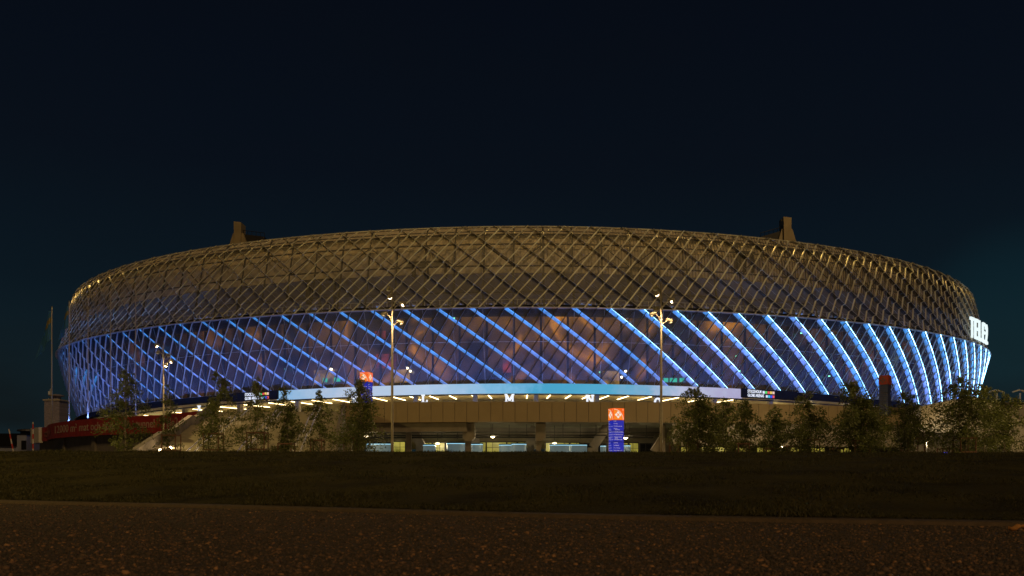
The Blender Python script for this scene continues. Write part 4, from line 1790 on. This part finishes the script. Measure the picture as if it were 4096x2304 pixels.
# kerb
M['kerb'] = mat('granite_kerb', (.075, .052, .034), .85, 0, .25, 25, .3, 60)
V, Fc = [], []
kxs = np.linspace(-13.5, 13.5, 200)
for x in kxs:
    y = float(kerb_y(x))
    V += [(x, y, -.05), (x, y + .008, .016), (x, y + .02, .020), (x, y + .13, .026), (x, y + .145, -.05)]
V = np.array(V)
Fl = []
for q in range(199):
    for w in range(4):
        Fl.append((q * 5 + w, q * 5 + 5 + w, q * 5 + 6 + w, q * 5 + 1 + w))
kind(np_mesh('kerb', V, np.array(Fl), M['kerb']), 'structure')

# gravel road
M['road'] = mat('gravel_road', (.060, .046, .036), .9, 0, .3, 30, .8, 120)
N, L, b = nodes(M['road'])
mb = MB()
n = 60
xr = np.linspace(-14, 14, n)
for q in range(n - 1):
    mb.quad((xr[q], -14, 0), (xr[q + 1], -14, 0), (xr[q + 1], float(kerb_y(xr[q + 1])) + .02, 0), (xr[q], float(kerb_y(xr[q])) + .02, 0))
kind(mb.build('gravel_road', M['road']), 'structure')
# loose stones
M['stone'] = mat('gravel_stone', (.17, .12, .08), .75, 0, 0)
N, L, b = nodes(M['stone'])
g_ = N.new('ShaderNodeNewGeometry')
cr = N.new('ShaderNodeValToRGB')
els = cr.color_ramp.elements
els[0].position, els[0].color = 0, (.03, .024, .02, 1)
els[1].position, els[1].color = 1, (.34, .19, .09, 1)
for p_, c_ in ((.5, (.06, .044, .034, 1)), (.85, (.12, .075, .05, 1)), (.96, (.22, .12, .06, 1))):
    els.new(p_).color = c_
L.new(g_.outputs['Random Per Island'], cr.inputs['Fac'])
L.new(cr.outputs['Color'], b.inputs['Base Color'])
phi = (1 + 5 ** .5) / 2
ico = np.array([(-1, phi, 0), (1, phi, 0), (-1, -phi, 0), (1, -phi, 0), (0, -1, phi), (0, 1, phi), (0, -1, -phi), (0, 1, -phi), (phi, 0, -1), (phi, 0, 1), (-phi, 0, -1), (-phi, 0, 1)]) / 1.9
icf = np.array([(0, 11, 5), (0, 5, 1), (0, 1, 7), (0, 7, 10), (0, 10, 11), (1, 5, 9), (5, 11, 4), (11, 10, 2), (10, 7, 6), (7, 1, 8), (3, 9, 4), (3, 4, 2), (3, 2, 6), (3, 6, 8), (3, 8, 9), (4, 9, 5), (2, 4, 11), (6, 2, 10), (8, 6, 7), (9, 8, 1)])
ns = 150000
r = np.random.default_rng(11)
sy = 1.5 + r.random(ns) ** 1.6 * 5.5
sxx = r.uniform(-1, 1, ns) * (sy * .70 + .3)
ok = sy < kerb_y(sxx) - .03
sxx, sy = sxx[ok], sy[ok]
ns = len(sy)
sz = r.lognormal(-5.75, .42, ns)
sc = np.stack([sz * r.uniform(.8, 1.3, ns), sz * r.uniform(.8, 1.3, ns), sz * r.uniform(.45, .8, ns)], 1)
jit = ico[None] * (1 + r.normal(0, .16, (ns, 12, 1)))
an = r.uniform(0, 2 * np.pi, ns)
ca, sa_ = np.cos(an)[:, None], np.sin(an)[:, None]
jx = jit[:, :, 0] * ca - jit[:, :, 1] * sa_
jy = jit[:, :, 0] * sa_ + jit[:, :, 1] * ca
Vs = np.stack([jx * sc[:, :1] + sxx[:, None], jy * sc[:, 1:2] + sy[:, None], jit[:, :, 2] * sc[:, 2:3] + sc[:, 2:3] * .35], 2).reshape(-1, 3)
Fs = (icf[None] + (np.arange(ns) * 12)[:, None, None]).reshape(-1, 3)
kind(np_mesh('gravel', Vs, Fs, M['stone']), 'stuff')
# plaza to the horizon
M['plaza'] = mat('plaza_paving', (.20, .18, .15), .8, 0, .2, .8)
mb = MB()
mb.quad((-1500, 18, .29), (1500, 18, .29), (1500, 2500, .29), (-1500, 2500, .29))
kind(mb.build('plaza', M['plaza']), 'structure')
mb = MB()
mb.quad((-1500, -1500, -.06), (1500, -1500, -.06), (1500, 18.5, -.06), (-1500, 18.5, -.06))
kind(mb.build('ground', M['road']), 'structure')
# dry leaf on the gravel
p = at(1017.5, 532.5, 3.62)
vs, fs = [], []
for a in range(9):
    for c in range(5):
        tt, cc = a / 8 * 2 - 1, c / 4 * 2 - 1
        w = (1 - tt * tt) ** .6 * .022
        vs.append((p.x + tt * .042, p.y + cc * w, .014 + .016 * cc * cc + .008 * math.sin(tt * 4) + .008 * (1 - tt * tt)))
for a in range(8):
    for c in range(4):
        o = a * 5 + c
        fs.append((o, o + 1, o + 6, o + 5))
mb = MB()
mb.add(vs, fs)
lf_ = mb.build('fallen_leaf', mat('dry_leaf', (.42, .20, .06), .8, 0, .25, 60), None, True)
tag(lf_, 'curled dry orange leaf lying on the gravel at the right edge', 'leaf')
sd = lf_.modifiers.new('thickness', 'SOLIDIFY')
sd.thickness = .002

# ------------------------------------------------------------------ trees
def tree(u, vtop, hw, y, seed, label, dens=1.0, droop=.3, low=.12, y_g=.3):
    r = np.random.default_rng(seed)
    h = at(u, vtop, y).z - y_g
    rad = hw / F * y
    bx = at(u, 0, y).x
    t = thing('birch_tree', label, 'tree', (bx, y, y_g), 'young birches along the top of the bank')
    tk, br = MB(), MB()
    stems = 1 + (seed % 3 == 0) + (hw > 28)
    tips = []
    for sidx in range(stems):
        ox = (sidx - (stems - 1) / 2) * rad * .45
        hh = h * (1 if sidx == 0 else r.uniform(.75, .95))
        if sidx == 0 and stems > 1:
            ox *= .3
        pts = []
        for k in range(9):
            q = k / 8
            pts.append(Vector((bx + ox * (.25 + .75 * q) + r.normal(0, .05) * q * rad, y + r.normal(0, .05) * rad, y_g + hh * q * .97)))
        tk.tube(pts, [max(.012, .055 * (1 - q / 8) ** .8 * (h / 7)) for q in range(9)], 7)
        nb = int(46 * dens / stems ** .5)
        for bi in range(nb):
            q = low + (1 - low) * ((bi + r.random()) / nb) * .97
            k = min(7, int(q * 8))
            b0 = pts[k].lerp(pts[k + 1], q * 8 - k)
            prof_ = (min(1, (q + .12) / .38) ** .7) * (1 - max(0, q - .35) / .65) ** .75 + .08
            ln = rad * prof_ * r.uniform(.38, 1.42) * (1.0 if stems == 1 else .8)
            az = r.uniform(0, 2 * np.pi)
            rise = r.uniform(.35, .9)
            d = Vector((math.cos(az), math.sin(az) * .8, 0))
            m1 = b0 + d * ln * .5 + Vector((0, 0, ln * rise * .55))
            m2 = b0 + d * ln * .85 + Vector((0, 0, ln * rise * .7))
            e = b0 + d * ln * 1.02 + Vector((0, 0, ln * (rise * .7 - droop)))
            br.tube([b0, m1, m2, e], [.016, .011, .007, .004], 4, False)
            tips.append((b0, m1, m2, e, ln))
    tk.build('trunk', M['bark'], t, True)
    br.build('branches', M['bark'], t)
    # leaves clustered along the branches
    cs = []
    per = int(118 * dens)
    for b0, m1, m2, e, ln in tips:
        n = max(8, int(per * (.35 + ln / rad)))
        tt = r.random(n) ** .6
        P0, P1, P2, P3 = (np.array(q) for q in (b0, m1, m2, e))
        tt = tt[:, None]
        pp = (1 - tt) ** 3 * P0 + 3 * tt * (1 - tt) ** 2 * P1 + 3 * tt ** 2 * (1 - tt) * P2 + tt ** 3 * P3
        # hanging twigs pull leaves into small clumps
        nc = max(2, n // 13)
        cl = r.normal(0, 1, (nc, 3)) * np.array([.26, .26, .22]) * (.4 + ln * .35)
        pp = pp + cl[r.integers(0, nc, n)] + r.normal(0, .045, (n, 3))
        pp[:, 2] -= np.abs(r.normal(0, .16, n)) * droop * 1.6
        cs.append(pp)
    C_ = np.concatenate(cs)
    C_ = C_[C_[:, 2] > y_g + .5 + 1.5 * r.random(len(C_)) ** 2]
    n = len(C_)
    sz = r.uniform(.032, .068, n)[:, None]
    d1 = r.normal(0, 1, (n, 3))
    d1 /= np.linalg.norm(d1, axis=1)[:, None]
    d2 = np.cross(d1, r.normal(0, 1, (n, 3)))
    d2 /= np.linalg.norm(d2, axis=1)[:, None]
    Vq = np.stack([C_ - d1 * sz * 1.25, C_ + d2 * sz * .8, C_ + d1 * sz * 1.25, C_ - d2 * sz * .8], 1).reshape(-1, 3)
    o = np_mesh('crown', Vq, np.arange(n * 4).reshape(-1, 4), M['leaf'], t)
    return n


TR = [(126, 366, 20, 55, 'bushy green birch before the red banner lettering, lit from the left', 1.0, .3),
      (168, 378, 13, 57, 'thin sparse birch around the distant lamp post', .55, .2),
      (218, 367, 19, 54, 'tall loose birch at the top of the stairway cheek, right of the sparse one', .95, .45),
      (257, 374, 15, 56, 'slim birch over a tall square tree guard under the left ticker', .8, .3),
      (285, 380, 16, 55, 'birch in front of the right half of the stairway', .9, .3),
      (319.5, 387, 15, 57, 'short upright birch at the right edge of the stairway', .85, .2),
      (360, 375, 20, 54, 'dense weeping birch in front of the distant lit pylon', 1.25, .75),
      (696, 384, 27, 53, 'broad dark birch immediately right of the right lamp post', 1.3, .3),
      (725, 398, 15, 58, 'lower birch filling the gap left of the right ticker', 1.0, .3),
      (746, 397, 18, 55, 'upright birch directly left of the right ticker display text', 1.1, .25),
      (774, 405, 16, 57, 'short birch under the right ticker display', 1.0, .3),
      (806, 392, 29, 54, 'wide birch at the right end of the ticker display', 1.15, .35),
      (857, 378, 32, 52, 'very dark dense birch just left of the unlit pylon', 1.5, .4),
      (905, 388, 28, 54, 'greenish birch just right of the unlit pylon', 1.1, .3),
      (961, 373, 42, 53, 'largest spreading birch in front of the pale ramp crest', 1.35, .35),
      (984, 381, 24, 62, 'dark birch standing behind the largest birch', 1.1, .3),
      (1005, 391, 28, 55, 'outermost right birch before the tan building', 1.0, .4)]
TR_n = 0
for i, (u, vt, hw, y, lab, dens, droop) in enumerate(TR):
    TR_n += tree(u, vt, hw, y, 20 + i, lab, dens, droop)

# ------------------------------------------------------------------ tree guards
GU = [(164.5, 178, 434.6, 57, 'sparse birch by the distant lamp post'), (206, 221, 433, 54, 'tall loose birch by the stairway cheek'), (249, 266, 432, 56, 'slim birch under the left ticker'),
      (280, 293, 443, 55, 'birch before the right half of the stairway'), (312, 323, 439.6, 57, 'short upright birch at the stairway edge'), (345, 355, 437.5, 54, 'weeping birch'),
      (670, 678, 444, 55, 'right lamp post, nearest to it'), (687.6, 696.5, 442, 53, 'broad dark birch right of the lamp post'), (737, 747.5, 443, 55, 'birch left of the right ticker text'), (765, 774, 448, 57, 'short birch under the right ticker'),
      (788.6, 799, 445.5, 55, 'wide birch, on its left side'), (802, 817, 439, 54, 'wide birch at the end of the ticker'), (832, 841.5, 448, 55, 'gap between the wide and the very dark birch'), (852, 867, 440, 52, 'very dark dense birch'),
      (904.6, 921, 438, 54, 'greenish birch right of the unlit pylon'), (940, 949.6, 448, 56, 'left skirt of the largest birch'), (957, 972, 437.4, 53, 'trunk of the largest birch')]
for u0, u1, vt, y, lab in GU:
    a, c = at(u0, vt, y), at(u1, vt, y)
    w = c.x - a.x
    t = thing('tree_guard', 'brown timber stake frame at the ' + lab, 'tree guard', ((a.x + c.x) / 2, y, .3), 'timber stake frames around the birches')
    d_ = min(w, .9)
    for x in (a.x, c.x):
        for yy in (y - d_ / 2, y + d_ / 2):
            mb = MB()
            mb.tube([(x, yy, .25), (x + random.uniform(-.02, .02), yy, a.z + random.uniform(0, .05))], .045, 7)
            mb.build('stake', M['wood'], t)
    for zz in (a.z - .06, .3 + (a.z - .3) * .52):
        mb = MB()
        for yy in (y - d_ / 2, y + d_ / 2):
            mb.box(((a.x + c.x) / 2, yy - .05, zz), (w + .1, .04, .09))
        for x in (a.x, c.x):
            mb.box((x, y, zz - .0), (.04, d_, .085))
        mb.build('rail', M['wood'], t)

# small blue marker light at the lawn crest
p = at(945, 453.4, 19.5)
bl = thing('ground_light', 'tiny blue ground light peeping over the lawn crest at the right', 'light', (p.x, p.y, p.z - .3))
mb = MB()
mb.lathe((p.x, p.y, p.z - .3), ((.05, 0), (.05, .26), (.03, .28)), 8)
mb.build('stem', M['steel'], bl)
mb = MB()
mb.lathe((p.x, p.y, p.z - .015), ((.03, -.02), (.085, 0), (.085, .02), (.03, .04)), 12)
mb.build('lamp_glass', emit_mat('blue_ground_lamp', (.02, .05, 1), 2.0), bl)

# ------------------------------------------------------------------ lights of the facade
for s in np.arange(-150, 151, 5.0):
    # deck mounted floods washing up the outside of the skin
    p = P(s, 3.0 if s > -72 else 1.3, 8.4 if s > -72 else float(zfoot(s)) - 1.9)
    q = P(s, OB + 1.5, float(zfoot(s)) + 3.5)
    light('AREA', 'flood_light', p, 135 if s > -112 else 30, (.14, .27, 1.0), 4.0, arena, aim=q, size_y=.3, spread=R(110))
    # lights between skin and glass
    p = P(s, -5.8, float(zfoot(s)) + .4)
    q = P(s, -2.6, HE - 2)
    light('AREA', 'ledge_light', p, 32, (.10, .28, 1.0), 5.0, arena, aim=q, size_y=.3)
    # strips under the waist ring
    p = P(s + 3, -1.0, HE - .2)
    q = P(s + 3, -2.2, HE - 8)
    light('AREA', 'waist_light', p, 24, (.08, .34, 1.0), 5.0, arena, aim=q, size_y=.2)
    # blue spill above the ring
    p = P(s + 3, -2.0, HE + .75)
    q = P(s + 3, -1.2, HE + 8)
    light('AREA', 'walkway_light', p, 20 if -60 < s < 25 else 70, (.08, .28, 1.0), 5.0, arena, aim=q, size_y=.2)
    # unseen warm fill lights added behind the rim to brighten the upper wall
    p = P(s, OT - 1.35, HR - .8)
    q = P(s, -3.2, HE + 4)
    light('AREA', 'rim_fill_light', p, 210, (1.0, .62, .16), 5.0, arena, aim=q, size_y=.25)

# ------------------------------------------------------------------ street lamp out of frame at the left, lighting road and bank
light('SPOT', 'roadside_lamp_light', (-13, 7.0, 8.0), 1500, (1.0, .64, .15), .25, None, aim=(-9, 14, .3), spot=2.4)
light('SPOT', 'roadside_lamp_light', (3.0, -9.0, 4.5), 720, (1.0, .52, .17), .25, None, aim=(1.0, 2.5, 0), spot=1.6)

light('SPOT', 'roadside_lamp_light', (-46, 48, 10.5), 14000, (1.0, .72, .22), .3, None, aim=(-27, 58, 3), spot=2.7)
light('SPOT', 'roadside_lamp_light', (47, 50, 11), 9500, (1.0, .70, .26), .3, None, aim=(24, 64, 3), spot=2.6)

sun = bpy.data.lights.new('sun', 'SUN')
sun.energy = .58
sun.angle = R(9)
sun.color = (1.0, .65, .27)
so = bpy.data.objects.new('sun', sun)
COL.objects.link(so)
so.rotation_euler = Vector((-.42, 1.0, -.80)).to_track_quat('-Z', 'Y').to_euler()

# ------------------------------------------------------------------ night sky
W = bpy.data.worlds.new('World')
scene.world = W
W.use_nodes = True
N, L = W.node_tree.nodes, W.node_tree.links
bg = N['Background']
tc = N.new('ShaderNodeTexCoord')
sp = N.new('ShaderNodeSeparateXYZ')
L.new(tc.outputs['Generated'], sp.inputs[0])
rp = N.new('ShaderNodeValToRGB')
els = rp.color_ramp.elements
els[0].position, els[0].color = 0.0, (.0075, .017, .021, 1)
els[1].position, els[1].color = .62, (.0016, .0026, .0060, 1)
for p_, c_ in ((.10, (.0060, .0150, .0205, 1)), (.20, (.0035, .0090, .0145, 1)), (.34, (.0026, .0050, .0098, 1))):
    els.new(p_).color = c_
L.new(sp.outputs['Z'], rp.inputs['Fac'])
nz = N.new('ShaderNodeTexNoise')
nz.inputs['Scale'].default_value = 2.4
nz.inputs['Detail'].default_value = 5
mp = N.new('ShaderNodeMapping')
mp.inputs['Scale'].default_value = (1, 1, 3.2)
mp.inputs['Location'].default_value = (.35, 0, .1)
L.new(tc.outputs['Generated'], mp.inputs['Vector'])
L.new(mp.outputs[0], nz.inputs['Vector'])
cm = N.new('ShaderNodeMapRange')
cm.inputs[1].default_value = .42
cm.inputs[2].default_value = .62
cm.inputs[3].default_value = 0
cm.inputs[4].default_value = .75
L.new(nz.outputs['Fac'], cm.inputs[0])
low_ = N.new('ShaderNodeMapRange')
low_.inputs[1].default_value = .05
low_.inputs[2].default_value = .16
low_.inputs[3].default_value = 1
low_.inputs[4].default_value = .12
L.new(sp.outputs['Z'], low_.inputs[0])
ml = N.new('ShaderNodeMath')
ml.operation = 'MULTIPLY'
L.new(cm.outputs[0], ml.inputs[0])
L.new(low_.outputs[0], ml.inputs[1])
mx = N.new('ShaderNodeMix')
mx.data_type = 'RGBA'
mx.inputs[7].default_value = (.0045, .0055, .0055, 1)
L.new(ml.outputs[0], mx.inputs[0])
L.new(rp.outputs['Color'], mx.inputs[6])
# the physical sky, sun far below the horizon, adds its trace of afterglow
sky = N.new('ShaderNodeTexSky')
sky.sky_type = 'NISHITA'
sky.sun_disc = False
sky.sun_elevation = R(-8)
sky.sun_rotation = R(200)
ad = N.new('ShaderNodeMix')
ad.data_type = 'RGBA'
ad.blend_type = 'ADD'
ad.inputs[0].default_value = .06
L.new(mx.outputs[2], ad.inputs[6])
L.new(sky.outputs['Color'], ad.inputs[7])
gn = N.new('ShaderNodeVectorMath')
gn.operation = 'DOT_PRODUCT'
gn.inputs[1].default_value = tuple(Vector((.63, 1, .19)).normalized())
L.new(tc.outputs['Generated'], gn.inputs[0])
gp = N.new('ShaderNodeMapRange')
gp.interpolation_type = 'SMOOTHSTEP'
gp.inputs[1].default_value = .994
gp.inputs[2].default_value = 1.0
L.new(gn.outputs['Value'], gp.inputs[0])
ga = N.new('ShaderNodeMix')
ga.data_type = 'RGBA'
ga.blend_type = 'ADD'
ga.inputs[7].default_value = (.0005, .006, .0075, 1)
L.new(gp.outputs[0], ga.inputs[0])
L.new(ad.outputs[2], ga.inputs[6])
L.new(ga.outputs[2], bg.inputs['Color'])
bg.inputs['Strength'].default_value = 1.0

# ------------------------------------------------------------------ camera and view
cam = bpy.data.cameras.new('camera')
cam.sensor_width = 36
cam.lens = F / 1024 * 36
cam.shift_y = (HV - 288) / 1024
cam.clip_start = .05
cam.clip_end = 5000
cam.dof.use_dof = True
cam.dof.focus_distance = 80
cam.dof.aperture_fstop = 6.3
co = bpy.data.objects.new('camera', cam)
COL.objects.link(co)
co.location = (0, 0, CAMZ)
co.rotation_euler = (R(90), 0, 0)
scene.camera = co
vs_ = scene.view_settings
vs_.view_transform = 'Standard'
vs_.look = 'None'
vs_.exposure = 0
vs_.gamma = 1
vs_.use_curve_mapping = False
scene.cycles.max_bounces = 6
scene.cycles.diffuse_bounces = 2
scene.cycles.glossy_bounces = 2
scene.cycles.transparent_max_bounces = 16
scene.cycles.sample_clamp_indirect = 4
scene.cycles.use_denoising = True
print('leaves', TR_n, 'period', DA)
